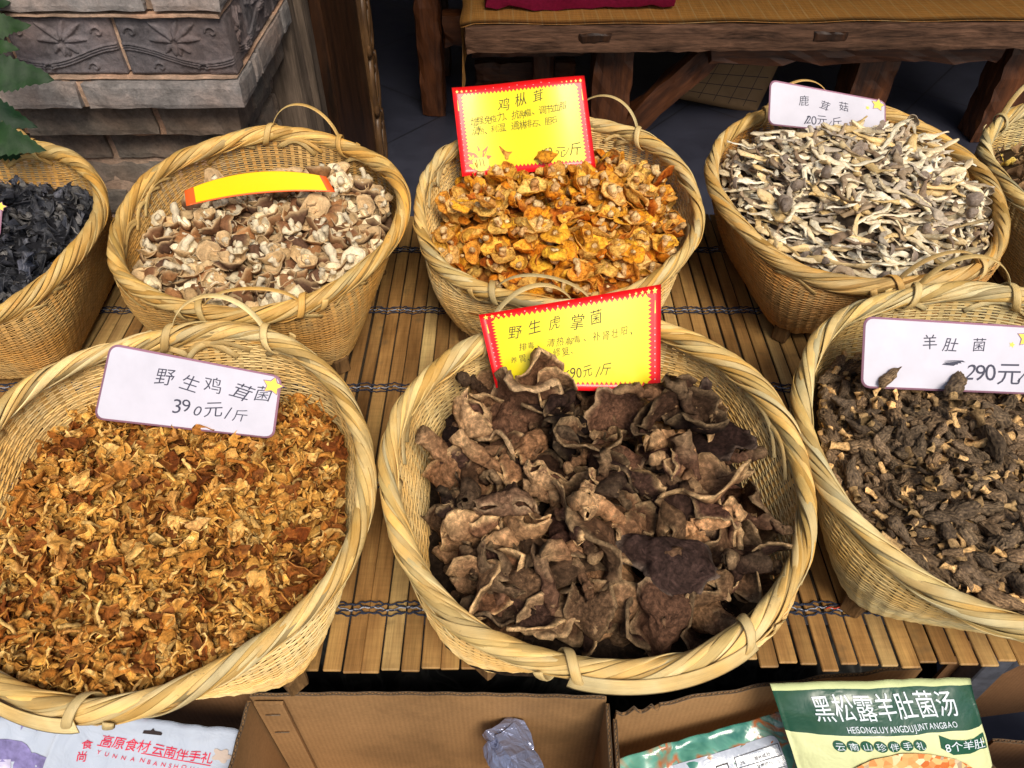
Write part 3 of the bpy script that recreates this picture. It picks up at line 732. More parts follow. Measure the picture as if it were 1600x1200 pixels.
# basket 3: yellow orange caps
p3 = [((.84, .38, .022), (.84, .54, .09)), ((.74, .27, .015), (.82, .44, .05)), ((.90, .54, .05), (.86, .62, .18)), ((.50, .15, .015), (.76, .36, .05)), ((.88, .60, .16), (.84, .62, .24))]
v3 = [v_cap(300 + i, .0225, p3[i % 5][0], p3[i % 5][1], (.76, .60, .34), (.11, .035, .014), .026, .0055, .6, .0045, 26, (.58, .27, .05)) for i in range(16)]
h3 = Heap(BK[3], .180, .060, .02, (.01, .03))
L3 = [[('cap', ms(c, 'cap', M_yel)), ('stem', ms(s, 'stem', M_yel))] for c, s in v3]
fill(BK[3], h3, L3, 'yellow_mushroom', 'the middle back basket', 'yellow orange mushrooms in the middle back basket', 'mushroom',
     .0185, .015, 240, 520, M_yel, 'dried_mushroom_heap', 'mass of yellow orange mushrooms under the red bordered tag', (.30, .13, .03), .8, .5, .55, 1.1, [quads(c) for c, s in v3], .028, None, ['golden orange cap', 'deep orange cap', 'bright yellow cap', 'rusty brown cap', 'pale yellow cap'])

# basket 4: long pale strips
v4 = [v_strip(400 + i) for i in range(18)]
h4 = Heap(BK[4], .190, .095, .0, (.01, .02))
fill(BK[4], h4, [ms(v, 'strip', M_strip) for v in v4], 'dried_mushroom_strip', 'the heaped back right basket', 'mushroom strips in the back right basket', 'mushroom',
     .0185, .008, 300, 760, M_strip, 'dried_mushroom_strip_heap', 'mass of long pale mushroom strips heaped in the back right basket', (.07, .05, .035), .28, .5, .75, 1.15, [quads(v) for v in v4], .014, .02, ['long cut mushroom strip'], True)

# basket 8
p8 = [((.34, .20, .09), (.26, .15, .07), (.46, .30, .13)), ((.20, .115, .06), (.18, .1, .05), (.34, .2, .1)), ((.70, .46, .06), (.6, .4, .08), (.78, .6, .2))]
v8 = [v_bit(800 + i, .020, *p8[(0, 1, 0, 1, 0, 2)[i % 6]], tail=True, cr=.006, nr=8, na=16) for i in range(12)]
h8 = Heap(BK[8], .19, .05)
fill(BK[8], h8, [ms(v, 'scrap', M_shii) for v in v8], 'dried_mushroom', 'the basket at the right edge', 'brown and yellow scraps in the far right basket', 'mushroom',
     .018, .014, 110, 120, M_shii, 'dried_mushroom_heap', 'mass of brown mushroom scraps in the basket cut by the right edge', (.05, .03, .015), .8, .5, .7, 1.3, [quads(v) for v in v8], .018, None, ['brown crinkled scrap', 'dark crinkled scrap', 'brown crinkled scrap', 'dark crinkled scrap', 'brown crinkled scrap', 'yellow crinkled scrap'])

# basket 5: big leathery mushrooms, every one a thing
v5 = [v_tiger(500 + i) for i in range(20)]
L5 = [[('cap', ms(c, 'cap', M_tiger)), ('stem', ms(s, 'stem', M_tiger))] for c, s in v5]
h5 = Heap(BK[5], .157, .034, .02, (.0, .0))
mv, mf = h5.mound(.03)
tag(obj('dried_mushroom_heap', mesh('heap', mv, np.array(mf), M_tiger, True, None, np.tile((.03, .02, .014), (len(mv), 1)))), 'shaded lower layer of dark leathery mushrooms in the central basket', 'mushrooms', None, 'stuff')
g5 = h5.g
hero = [(1050, 862, .222, 1.45, 0, (.080, .060, .054), 'large round purple-brown scaly cap on the right of the dark mushrooms'),
        (812, 650, .200, 1.05, 2, (.26, .17, .105), 'broad tan wrinkled cap leaning on the lower left of the red bordered tag'),
        (962, 650, .200, .95, 1, (.26, .17, .11), 'tall tan folded cap in front of the red bordered tag'),
        (1068, 625, .21, .8, 1, (.022, .017, .015), 'charcoal black upright mushroom right of the red bordered tag'),
        (712, 665, .185, .8, 0, (.03, .022, .020), 'nearly black crumpled cap at the upper left of the dark mushrooms'),
        (1110, 665, .20, .85, 0, (.05, .034, .03), 'dark flat slab cap below the black upright mushroom'),
        (965, 705, .228, 1.0, 0, (.22, .14, .09), 'grey and tan wrinkled cap near the centre of the dark heap'),
        (790, 785, .22, .9, 1, (.20, .13, .085), 'brown fan shaped cap with white edge left of centre'),
        (1040, 975, .185, .8, 1, (.21, .14, .09), 'pale brown fan cap near the front rim strap')]
big = []
for k in range(165):
    p = h5.place(.031, .022, .029, 20)
    if p is None: continue
    if any(np.hypot(*(p[1][:2] - at_z(h_[0], h_[1], h_[2])[:2])) < .030 * h_[3] for h_ in hero): continue
    vi = int(g5.integers(20)); q = rndq(g5, .75, .45); sc = g5.uniform(.60, 1.02) * (.72 if p[1][1] - BK[5].c[1] > .10 else 1)
    inst('leathery_mushroom', L5[vi] if k % 5 < 4 else L5[vi][:1], settle(BK[5], np.vstack([v5[vi][0][0], v5[vi][1][0]]) @ (q2m(q) * sc).T, p[1]), q, sc, 'x', 'mushroom', 'dark leathery mushrooms in the central basket')
    big.append(LAST[0])
ORD = ['first', 'second', 'third', 'fourth', 'fifth', 'sixth', 'seventh', 'eighth', 'ninth', 'tenth', 'eleventh', 'twelfth', 'thirteenth', 'fourteenth', 'fifteenth', 'sixteenth', 'seventeenth', 'eighteenth']
big.sort(key=lambda o: o.location.y); NR = 12; per = math.ceil(len(big) / NR)
for r in range(NR):
    for i, o in enumerate(sorted(big[r * per:(r + 1) * per], key=lambda o: o.location.x)):
        o['label'] = 'brown leathery mushroom, %s from left in the %s row from the front of its heap' % (ORD[i], ORD[r])
for i, (px, py, z, s, mode, c, lab) in enumerate(hero):
    (V, F, C), (SV, SF, SCc) = v_tiger(900 + i * 5, (26, 64), -.45 if i in (0, 1, 6) else None)
    C = C / C.mean(0) * np.array(c) * np.array([1.1, .92, .8])
    parts = [('cap', mesh('cap', V, F, M_hero, True, None, C)), ('stem', mesh('stem', SV, SF, M_hero, True, None, SCc))]
    q = {0: Quaternion((1, 0, 0), -.25), 1: Quaternion((1, 0, 0), -1.0), 2: Quaternion((1, 0, 0), -.7)}[mode] 
    q = Quaternion((1, 0, 0), .9 if mode else .2) @ Quaternion((0, 0, 1), i * 1.3)
    inst('leathery_mushroom', parts, at_z(px, py, z), q, s, lab, 'mushroom', None)

# ------------------------------------------------------------------ writing
_gc = {}
def glyph(ch, off=0.0, shear=0.0):
    k = (ch, off)
    if k not in _gc:
        cu = bpy.data.curves.new('lettering', 'FONT'); cu.body = ch; cu.size = 1.0; cu.resolution_u = 3; cu.offset = off; cu.fill_mode = 'BOTH'
        ob = bpy.data.objects.new('lettering', cu); me = bpy.data.meshes.new_from_object(ob)
        V = np.array([v.co[:2] for v in me.vertices]) if len(me.vertices) else np.zeros((0, 2)); F = [tuple(p.vertices) for p in me.polygons]
        bpy.data.objects.remove(ob); bpy.data.curves.remove(cu); bpy.data.meshes.remove(me)
        _gc[k] = (V, F)
    return _gc[k]
def write(items, S, mat, name, parent, eps=.0004):
    """items: (text, u, v, size, angle, off, jitter, advance) in card units; S(u,v)->point, normal"""
    g = np.random.default_rng(len(items) * 7 + 3); oo = None
    for it in items:
        go = G()
        text, u, v, size, ang, off, jit, adv = it[:8]; xs = it[8] if len(it) > 8 else 1.0
        x = 0.0
        for ch in text:
            if ch == ' ': x += size * .5 * (adv or 1); continue
            V, F = glyph(ch, off)
            if not len(V): continue
            cjk = ord(ch) > 0x2000; w = V[:, 0].max() - V[:, 0].min()
            ctr = V.mean(0); a = g.normal(0, jit * .11); s = size * (1.04 + g.normal(0, jit * .10)); sh = g.normal(.20, .12) if jit else 0
            P = (V - [V[:, 0].min() if not cjk else 0, 0]) * s; P[:, 0] *= xs; P[:, 0] += sh * P[:, 1]
            if a: P = P @ np.array([[math.cos(a), math.sin(a)], [-math.sin(a), math.cos(a)]])
            P[:, 0] += x; P[:, 1] += g.normal(0, jit * .06) * size
            ca, sa = math.cos(ang), math.sin(ang); Q = np.stack([u + P[:, 0] * ca - P[:, 1] * sa, v + P[:, 0] * sa + P[:, 1] * ca], 1)
            W = np.array([S(a_, b_, eps) for a_, b_ in Q]); go.add(W, F)
            x += (size * 1.02 if cjk else (w + .09) * size) * (adv or 1)
        if go.n: oo = obj(name, go.mesh(name, mat, False), parent)
    return oo
def flat_poly(pts, S, mat, name, parent, eps=.0002, center=None, rings=3):
    pts = np.array(pts, float); c = pts.mean(0) if center is None else np.array(center)
    n = len(pts); V = [S(c[0], c[1], eps)]; F = []
    for r in range(1, rings + 1):
        for p in pts: q = c + (p - c) * r / rings; V.append(S(q[0], q[1], eps))
    for j in range(n):
        F.append((0, 1 + j, 1 + (j + 1) % n))
        for r in range(1, rings): a = 1 + (r - 1) * n; F.append((a + j, a + n + j, a + n + (j + 1) % n, a + (j + 1) % n))
    return obj(name, mesh(name, V, F, mat, True), parent)
def star(cx, cy, r, rot=0.0, k=.45, n=5): return [(cx + (r if i % 2 == 0 else r * k) * math.sin(rot + i * math.pi / n), cy + (r if i % 2 == 0 else r * k) * math.cos(rot + i * math.pi / n)) for i in range(2 * n)]
def circ(cx, cy, r, n=20, e=1.0): return [(cx + r * math.cos(2 * math.pi * i / n), cy + r * e * math.sin(2 * math.pi * i / n)) for i in range(n)]

M_red = m_flat('tag_red', (.78, .008, .012), .30, .35, 8, .05, 0, .18)
M_yellow = m_flat('tag_yellow', (.80, .66, .008), .30, .35, 8, .04, 0, .18)
M_orange = m_flat('tag_orange', (.80, .12, .02), .3, .5, 8, .05)
M_ink = m_flat('pen_ink', (.05, .045, .02), .6, .2)
M_ink2 = m_flat('pen_ink_grey', (.06, .06, .09), .6, .2)
M_white = m_flat('card_white', (.56, .54, .62), .35, .4, 14, .08, .0006)
M_mauve = m_flat('card_mauve', (.34, .17, .24), .4, .4, 8, .05)
M_star = m_flat('star_yellow', (.90, .72, .10), .4, .4, 8, .03)
M_black = m_flat('black_line', (.03, .02, .02), .5, .3)

class Card:
    """a card standing in space: four corner points TL TR BR BL, u in 0..W, v in 0..H, bent by 'bow' along its normal"""
    def __init__(s, TL, TR, BR, BL, bow=0.0, bow2=0.0):
        s.q = [np.array(p, float) for p in (TL, TR, BR, BL)]; s.W = np.linalg.norm(s.q[2] - s.q[3]); s.H = np.linalg.norm(s.q[0] - s.q[3])
        n = np.cross(s.q[1] - s.q[3], s.q[0] - s.q[3]); s.n = n / np.linalg.norm(n)
        if np.dot(s.n, CPOS - s.q[0]) < 0: s.n = -s.n
        s.bow = bow; s.bow2 = bow2
    def __call__(s, u, v, eps=0.0):
        a, b = u / s.W, v / s.H
        p = s.q[3] * (1 - a) * (1 - b) + s.q[2] * a * (1 - b) + s.q[0] * (1 - a) * b + s.q[1] * a * b
        return p + s.n * (eps + s.bow * (1 - (2 * a - 1) ** 2) + s.bow2 * math.sin(a * 6.28)) + s.n * .0
def card_sheet(S, outline, mat, name, parent, thick=.0008, nx=16):
    """closed thin sheet from an outline in card units"""
    pts = np.array(outline, float); c = pts.mean(0); n = len(pts); V = []; F = []; R = 5
    for side, e in ((0, 0.0), (1, -thick)):
        b = len(V); V.append(S(c[0], c[1], e))
        for r in range(1, R + 1):
            for p in pts: q = c + (p - c) * r / R; V.append(S(q[0], q[1], e))
        for j in range(n):
            j2 = (j + 1) % n; t = [(b, b + 1 + j, b + 1 + j2)]
            for r in range(1, R): a = b + 1 + (r - 1) * n; t.append((a + j, a + n + j, a + n + j2, a + j2))
            F += t if side == 0 else [x[::-1] for x in t]
    o0 = 1 + (R - 1) * n; o1 = 1 + R * n + o0
    for j in range(n): F.append((o0 + j, o1 + j, o1 + (j + 1) % n, o0 + (j + 1) % n))
    return obj(name, mesh(name, V, F, mat, True), parent)
def rrect(x0, y0, x1, y1, r, k=5, seg=7):
    P = []
    for cx, cy, a0 in ((x1 - r, y0 + r, -90), (x1 - r, y1 - r, 0), (x0 + r, y1 - r, 90), (x0 + r, y0 + r, 180)):
        for i in range(k): a = R_(a0 + 90 * i / (k - 1)); P.append((cx + r * math.cos(a), cy + r * math.sin(a)))
    out = []
    for i in range(len(P)):
        p, q = np.array(P[i]), np.array(P[(i + 1) % len(P)]); m = seg if np.linalg.norm(q - p) > .02 else 1
        for t in range(m): out.append(p + (q - p) * t / m)
    return out
def plane_corners(pix, anchor, tilt):
    """corner pixels -> points on a plane through anchor, facing the stall front, leaning back by tilt from upright"""
    n = (0, -math.cos(tilt), math.sin(tilt)); return [at_plane(px, py, anchor, n) for px, py in pix]
def grid_panel(S, x0, y0, x1, y1, mat, name, parent, eps, zig=None, thick=0.0, nx=26, ny=14):
    V = [S(x0 + (x1 - x0) * i / (nx - 1), y0 + (y1 - y0) * j / (ny - 1), eps) for i in range(nx) for j in range(ny)]; F = grid_faces(nx, ny)
    if thick:
        k = nx * ny; V += [S(x0 + (x1 - x0) * i / (nx - 1), y0 + (y1 - y0) * j / (ny - 1), eps - thick) for i in range(nx) for j in range(ny)]
        F = F + [tuple(q + k for q in f[::-1]) for f in grid_faces(nx, ny)]
        bd = [i * ny for i in range(nx)] + [(nx - 1) * ny + j for j in range(1, ny)] + [i * ny + ny - 1 for i in range(nx - 2, -1, -1)] + [j for j in range(ny - 2, 0, -1)]
        F += [(bd[i], k + bd[i], k + bd[(i + 1) % len(bd)], bd[(i + 1) % len(bd)]) for i in range(len(bd))]
    if zig:
        n = len(zig)
        for i in range(1, n, 2): b = len(V); V += [S(*zig[i - 1], eps), S(*zig[i], eps), S(*zig[(i + 1) % n], eps)]; F.append((b, b + 1, b + 2))
    return obj(name, mesh(name, V, F, mat, True), parent)
def burst_tag(S, root, fist=False):
    W, H = S.W, S.H; grid_panel(S, 0, 0, W, H, M_red, 'card', root, 0, None, .0008)
    bx, by = .075 * W, .10 * H; inner = []; nx, ny = 30, 20
    def zz(p, q, n):
        p, q = np.array(p), np.array(q); d = (q - p) / n; nn = np.array([-d[1], d[0]]); nn = -nn / np.linalg.norm(nn) * .0042
        for i in range(n): inner.append(p + d * i); inner.append(p + d * (i + .5) + nn)
    zz((bx, by), (W - bx, by), nx); zz((W - bx, by), (W - bx, H - by), ny); zz((W - bx, H - by), (bx, H - by), nx); zz((bx, H - by), (bx, by), ny)
    grid_panel(S, bx, by, W - bx, H - by, M_yellow, 'yellow_panel', root, .0005, inner)
    for i in range(5):
        r = .0034 - .0005 * i
        flat_poly(star(.035 * W + i * .035 * W, H * .95, r), S, M_star, 'printed_star', root, .0004, None, 1)
        flat_poly(star(W - .035 * W - i * .035 * W, H * .95, r), S, M_star, 'printed_star', root, .0004, None, 1)
    for i in range(9):
        flat_poly(circ(.25 * W + i * .06 * W, H * (.955 + .01 * math.sin(i * 2)), .0007, 6), S, M_white, 'printed_dot', root, .0004, None, 1)
        flat_poly(circ(.035 * W, H * (.12 + i * .06), .0007, 6), S, M_white, 'printed_dot', root, .0004, None, 1)
        flat_poly(circ(W - .035 * W, H * (.12 + i * .06), .0007, 6), S, M_white, 'printed_dot', root, .0004, None, 1)
    for xx in (.03 * W, W - .035 * W): flat_poly([(xx - .0006, H * .74), (xx + .0012, H * .74), (xx + .0006, H * .86), (xx, H * .86)], S, M_star, 'printed_mark', root, .0004, None, 1)
    if fist:
        cx, cy = .155 * W, .14 * H
        flat_poly([(cx + (.031 if i % 2 else .015) * (1.0 if 2 < i < 12 else .7) * math.cos(i * math.pi / 8 - .2), cy + .006 + (.030 if i % 2 else .014) * math.sin(i * math.pi / 8 - .2)) for i in range(16)], S, M_orange, 'printed_burst', root, .0005, (cx, cy + .006), 2)
        flat_poly([(cx - .016, cy + .006), (cx - .013, cy - .010), (cx - .004, cy - .015), (cx + .008, cy - .013), (cx + .014, cy - .005), (cx + .014, cy + .005), (cx + .010, cy + .010), (cx - .012, cy + .010)], S, M_star, 'printed_fist', root, .0007, None, 1)
        for i in range(3): flat_poly([(cx - .008 + i * .006, cy - .006), (cx - .0068 + i * .006, cy - .006), (cx - .008 + i * .006, cy + .007), (cx - .0092 + i * .006, cy + .007)], S, M_black, 'printed_line', root, .0009, None, 1)

# tag in basket 5
anc = at_z(890, 600, .215)
S5 = Card(*plane_corners([(748, 492), (1033, 444), (1032, 612), (775, 606)], anc, R_(38)), bow=.008)
t5 = tag(empty('price_tag', anc), 'red bordered yellow tag with four lines of handwriting standing in the dark mushrooms', 'price tag')
burst_tag(S5, t5); W, H = S5.W, S5.H
write([('野生虎掌菌', .13 * W, .66 * H, .155 * H * 1.05, R_(3), -.003, 1, 1.55), ('排毒、清热解毒、补肾壮阳、', .18 * W, .50 * H, .098 * H, R_(2.5), -.003, 1, 1.17),
       ('养胃、抗炎修复、', .12 * W, .33 * H, .095 * H, R_(6), -.003, 1, 1.15), ('690元/斤', .42 * W, .13 * H, .16 * H, R_(3), -.003, 1, 1.0)], S5, M_ink, 'lettering', t5, .0006)
t5.location = (0, 0, 0)
# tag in basket 3
anc = at_z(830, 262, .235)
S3 = Card(*plane_corners([(706, 137), (913, 118), (931, 262), (722, 276)], anc, R_(32)), bow=0, bow2=-.006)
t3 = tag(empty('price_tag'), 'red bordered yellow tag with a printed fist standing in the yellow orange mushrooms', 'price tag')
burst_tag(S3, t3, True); W, H = S3.W, S3.H
write([('鸡枞茸', .32 * W, .72 * H, .14 * H, R_(4), -.003, 1, 1.5), ('增强免疫力、抗肿瘤、调节血脂', .10 * W, .575 * H, .095 * H, R_(4), -.003, 1, .86),
       ('清热、利湿、通淋排石、胆石', .10 * W, .46 * H, .092 * H, R_(3), -.003, 1, .86), ('190元/斤', .60 * W, .15 * H, .13 * H, R_(3), -.003, 1, 1.0)], S3, M_ink, 'lettering', t3, .0006)
# curled tag in basket 2
S2 = Card(at_z(288, 298, .262), at_z(510, 276, .262), at_z(524, 300, .236), at_z(291, 322, .236), bow=.0)
t2 = tag(empty('price_tag'), 'curled yellow tag with thin red edge lying on the brown and cream mushrooms', 'price tag')
class Arc:
    W = .235; H = .05
    def __call__(s, u, v, eps=0.0):
        a, b = u / s.W, v / s.H; p0 = S2.q[3] * (1 - a) + S2.q[2] * a; p1 = S2.q[0] * (1 - a) + S2.q[1] * a
        p = p0 * (1 - b) + p1 * b + np.array([0, .25, .97]) * (.020 * (1 - (2 * a - 1) ** 2)) * (.5 + .5 * b)
        return p + np.array([0, -.5, .86]) * eps
SA = Arc(); grid_panel(SA, 0, 0, SA.W, SA.H, M_orange, 'card', t2, 0, None, .0008)
grid_panel(SA, .016, .0035, SA.W - .012, SA.H - .0012, M_yellow, 'yellow_panel', t2, .0005)

def white_tag(root, S, x0=0.0, starpos=None, small=True):
    W, H = S.W, S.H; card_sheet(S, rrect(x0, 0, W, H, .012), M_mauve, 'card', root, .0014)
    flat_poly(rrect(x0 + .0028, .0028, W - .0028, H - .0028, .010), S, M_white, 'white_panel', root, .0004, None, 5)
    sx, sy, sr = starpos
    flat_poly(star(sx, sy, sr * 1.16, .15, .55), S, M_mauve, 'star_edge', root, .0008, None, 2)
    flat_poly(star(sx, sy, sr, .15, .52), S, M_star, 'printed_star', root, .0012, None, 2)
    if small: flat_poly(star(sx - sr * 1.6, sy - sr * .8, sr * .35, .3, .5), S, M_star, 'printed_star', root, .0010, None, 1)
anc = at_z(340, 680, .205)
S7 = Card(*plane_corners([(172, 536), (441, 588), (428, 686), (146, 655)], anc, R_(36)))
t7 = tag(empty('price_tag'), 'white mauve-edged price card reading 390 leaning in the front left basket', 'price tag')
W, H = S7.W, S7.H; white_tag(t7, S7, 0, (W * .955, H * .83, .0135), False)
write([('野生鸡茸菌', .285 * W, .60 * H, .24 * H, R_(-1), -.003, .7, 1.30), ('390元/斤', .42 * W, .22 * H, .25 * H, R_(0), -.003, 1, 1.05)], S7, M_ink2, 'lettering', t7, .0007)
anc = at_z(1300, 205, .262)
S4 = Card(*plane_corners([(1203, 124), (1384, 158), (1384, 214), (1200, 195)], anc, R_(25)))
t4 = tag(empty('price_tag'), 'white mauve-edged price card standing in the heap of long pale strips', 'price tag')
W, H = S4.W, S4.H; white_tag(t4, S4, 0, (W * .93, H * .86, .0125))
write([('鹿茸菇', .25 * W, .56 * H, .24 * H, R_(0), -.003, 1, 2.0), ('120元/斤', .30 * W, .12 * H, .26 * H, R_(0), -.003, 1, 1.0)], S4, M_ink2, 'lettering', t4, .0007)
anc = at_z(1500, 612, .205)
S6 = Card(*plane_corners([(1350, 494), (1650, 512), (1650, 618), (1345, 606)], anc, R_(36)))
t6 = tag(empty('price_tag'), 'white mauve-edged price card reading 290 standing in the morels', 'price tag')
W, H = S6.W, S6.H; white_tag(t6, S6, 0, (W * .845, H * .82, .0125))
write([('羊肚', .305 * W, .60 * H, .21 * H, R_(0), 0, .6, 1.3), ('菌', .56 * W, .60 * H, .21 * H, R_(0), 0, .6, 1.3), ('290元/斤', .52 * W, .17 * H, .32 * H, R_(1), 0, .6, .92)], S6, M_ink2, 'lettering', t6, .0007)
for i in range(4): flat_poly([(W * (.41 + .02 * i), H * (.38 + .02 * i)), (W * (.47 + .02 * i), H * (.37 + .02 * i)), (W * (.485 + .01 * i), H * (.395 + .02 * i)), (W * .42, H * (.40 + .015 * i))], S6, M_ink2, 'scribble', t6, .0007 + .0002 * i, None, 1)
anc = at_z(-40, 345, .22)
S1 = Card(*plane_corners([(-190, 300), (4, 322), (0, 372), (-190, 372)], anc, R_(40)))
t1 = tag(empty('price_tag'), 'corner of a white price card with a yellow star standing in the wood ear', 'price tag')
white_tag(t1, S1, 0, (S1.W * .985, S1.H * .98, .0105), False)

# ------------------------------------------------------------------ brick pillar, timber, floor
M_brick = None
def m_brick(name, base, sat=.5):
    m, nt, b = new_mat(name); co = tc(nt); r = objrand(nt); co = mapping(nt, co, (1, 1, 1), vscale(nt, r, 4.0))
    n1 = noise(nt, co, 18, 8, .75, .5); n2 = noise(nt, co, 130, 5, .8); n3 = noise(nt, co, 5, 3, .6)
    b0 = np.array(base)
    c = ramp(nt, n1, [(.28, tuple(b0 * .50)), (.5, tuple(b0)), (.74, tuple(b0 * np.array([1.7, 1.6, 1.55])))])
    c = mixc(nt, c, ramp(nt, n2, [(.3, .72), (.7, 1.2)])); c = mixc(nt, c, ramp(nt, n3, [(.4, (.95, .97, 1.0)), (.68, (1.15, .96, .86))]))
    c = mixc(nt, c, ramp(nt, r, [(0, .8), (1, 1.2)]))
    nt.links.new(c, b.inputs['Base Color']); b.inputs['Roughness'].default_value = .85; b.inputs['Specular IOR Level'].default_value = .25
    p = bump(nt, n1, None, .006, .8); bump(nt, n2, b, .0022, 1.0, p); return m
M_brick = m_brick('grey_brick', (.25, .22, .205)); M_tile = m_brick('carved_tile', (.125, .108, .112)); M_mortar = m_brick('mortar', (.40, .27, .19)); M_brickd = m_brick('lower_brick', (.19, .155, .125))
def rough_box(x0, x1, y0, y1, z0, z1, seed, n=(8, 3, 4), amp=.003, bev=.003):
    """box with subdivided, slightly worn faces"""
    o = G(); ext = [(x0, x1), (y0, y1), (z0, z1)]
    for ax in range(3):
        o1, o2 = [a for a in range(3) if a != ax]; a_, b_ = n[o1] + 1, n[o2] + 1
        for s in (0, 1):
            V = []
            for i in range(a_):
                for j in range(b_):
                    p = [0, 0, 0]; p[ax] = ext[ax][s]; p[o1] = ext[o1][0] + (ext[o1][1] - ext[o1][0]) * i / n[o1]; p[o2] = ext[o2][0] + (ext[o2][1] - ext[o2][0]) * j / n[o2]; V.append(p)
            F = grid_faces(a_, b_); F = [f[::-1] for f in F] if (s == 1) == (ax != 1) else F
            o.add(V, F)
    V, F, C, U = o.arr(); c = np.array([(a + b) / 2 for a, b in ext]); h = np.array([(b - a) / 2 for a, b in ext])
    near = (np.abs(np.abs(V - c) - h) < 1e-6).sum(1)
    V = V - (V - c) / h * bev * (near >= 2)[:, None] * .8
    out = V.copy()
    for i in range(len(V)):
        k = 1 + 1.2 * (near[i] >= 2); out[i] += amp * k * np.array(mnoise.noise_vector(Vector(V[i]) * 28 + Vector((seed, 0, 0))))
    return out, F
pil = tag(empty('brick_pillar', (-.9, 1.8, -.65)), 'grey brick pillar with a carved lotus tile band behind the left baskets', 'pillar')
PL = np.array([-.9, 1.8, -.65])
def brick(x0, x1, y0, y1, z0, z1, mat, seed, name='brick', n=(10, 4, 5), amp=.0018):
    V, F = rough_box(x0, x1, y0, y1, z0, z1, seed, n, amp); return obj(name, mesh(name, V - PL, F, mat, False), pil)
def course(z0, z1, yf, xr, joints, mat, seed, ylen=.55, sidej=(1.80, 2.03)):
    xs = [xr] + list(joints)
    for i in range(len(xs) - 1):
        yb = yf + .12; brick(xs[i + 1] + .006, xs[i] - (.006 if i else 0), yf, yb, z0, z1, mat, seed + i)
    ys = [yf + .127] + [y for y in sidej if y > yf + .16] + [2.05]
    for i in range(len(ys) - 1): brick(xr - .11, xr, ys[i] + .005, ys[i + 1] - .005, z0, z1, mat, seed + 20 + i, n=(3, 8, 4))
# mortar body
for z0, z1, yf, xr in ((.400, .412, 1.562, -.568), (.279, .286, 1.562, -.566), (.412, .60, 1.572, -.575), (.286, .400, 1.585, -.582), (.219, .279, 1.562, -.572), (.132, .219, 1.612, -.605), (-.65, .132, 1.67, -.66)):
    V, F = rough_box(-1.75, xr, yf, 2.045, z0 + .0005, z1 - .0005, z0 * 50, (40, 10, 3), .0025); obj('mortar', mesh('mortar', V - PL, F, M_mortar, False), pil)
course(.414, .475, 1.556, -.560, (-.70, -1.02, -1.33, -1.7), M_brick, 10); course(.484, .545, 1.556, -.560, (-.86, -1.17, -1.5), M_brick, 40)
course(.223, .279, 1.548, -.560, (-.893, -1.20, -1.52), M_brick, 70, sidej=(1.72, 1.96)); course(.137, .215, 1.600, -.597, (-.776, -1.08, -1.39, -1.7), M_brickd, 100, sidej=(1.84,))
for i, (z0, z1) in enumerate(((.05, .115), (-.025, .04), (-.10, -.035), (-.175, -.11), (-.25, -.185), (-.325, -.26))):
    course(z0, z1, 1.66 + .01 * (i % 2), -.645, [-.645 - .29 * (j + 1) + (.12 if i % 2 else 0) for j in range(4)], M_brickd, 140 + i * 30)
def relief(u, xw, zz):
    """height of the carving; xw world x, zz 0..1 up the tile"""
    h = 0.0; wave = .34 + .17 * math.cos((xw + .785) / .33 * 2 * math.pi)
    for k in (-.045, 0, .045): h += .0032 * math.exp(-((zz - wave - k) / .014) ** 2)
    fl = .5; cx = .50; 
    for ang, L in ((20, .42), (50, .5), (85, .40), (125, .5), (160, .42), (200, .26), (-20, .26), (235, .22), (-55, .22)):
        a = R_(ang); du, dz = (u - cx) * 1.85, zz - .58; al = du * math.cos(a) + dz * math.sin(a); ac = -du * math.sin(a) + dz * math.cos(a) + .10 * (al / L) ** 2 * (1 if ang < 90 else -1)
        if .05 < al < L: wdt = .050 * math.sin(math.pi * (al - .05) / (L - .05)) ** .7 + .004; h += .0052 * math.exp(-(ac / wdt) ** 4) * (1 - .5 * al / L)
    for sx in (.12, .86):
        du, dz = (u - sx) * 1.85, zz - .75; r = math.hypot(du, dz); a = math.atan2(dz, du); h += .003 * math.exp(-((r - .06 - .018 * a) / .018) ** 2) * (r < .16)
    for sx in (.3, .72):
        du, dz = (u - sx) * 1.85, zz - .13; r = math.hypot(du, dz); a = math.atan2(dz, du); h += .003 * math.exp(-((r - .05 - .02 * a) / .02) ** 2) * (r < .13)
    return h
def tile(x0, x1, z0, z1, y, seed, side=False, xf=0.0):
    nu, nv = 130, 70; V = []
    for i in range(nu):
        for j in range(nv):
            u, v = i / (nu - 1), j / (nv - 1); s = x0 + (x1 - x0) * u; edge = min(u, 1 - u, v * .55, (1 - v) * .55); hh = 1.7 * relief(u, s, v) - .003 * max(0, 1 - edge / .02) + .0012 * nz((s * 60, v * 9, seed))
            z = z0 + (z1 - z0) * v; V.append((xf + hh, s, z) if side else (s, y - hh, z))
    F = grid_faces(nu, nv); F = F if side else F
    V = np.array(V); k = len(V); border = [i * nv for i in range(nu)] + [(nu - 1) * nv + j for j in range(1, nv)] + [i * nv + nv - 1 for i in range(nu - 2, -1, -1)] + [j for j in range(nv - 2, 0, -1)]
    B_ = V[border].copy()
    if side: B_[:, 0] = xf - .05
    else: B_[:, 1] = y + .05
    V = np.vstack([V, B_]); m = len(border)
    F += [(border[i], border[(i + 1) % m], k + (i + 1) % m, k + i) for i in range(m)]
    return obj('carved_tile', mesh('carved_tile', V - PL, F, M_tile, True), pil)
for x0, x1 in ((-.783, -.566), (-1.006, -.793), (-1.226, -1.016), (-1.446, -1.236), (-1.666, -1.456)): tile(x0, x1, .287, .399, 1.574, x0)
for y0, y1 in ((1.576, 1.71), (1.72, 1.93), (1.94, 2.045)): tile(y0, y1, .287, .399, 0, y0, True, -.571)

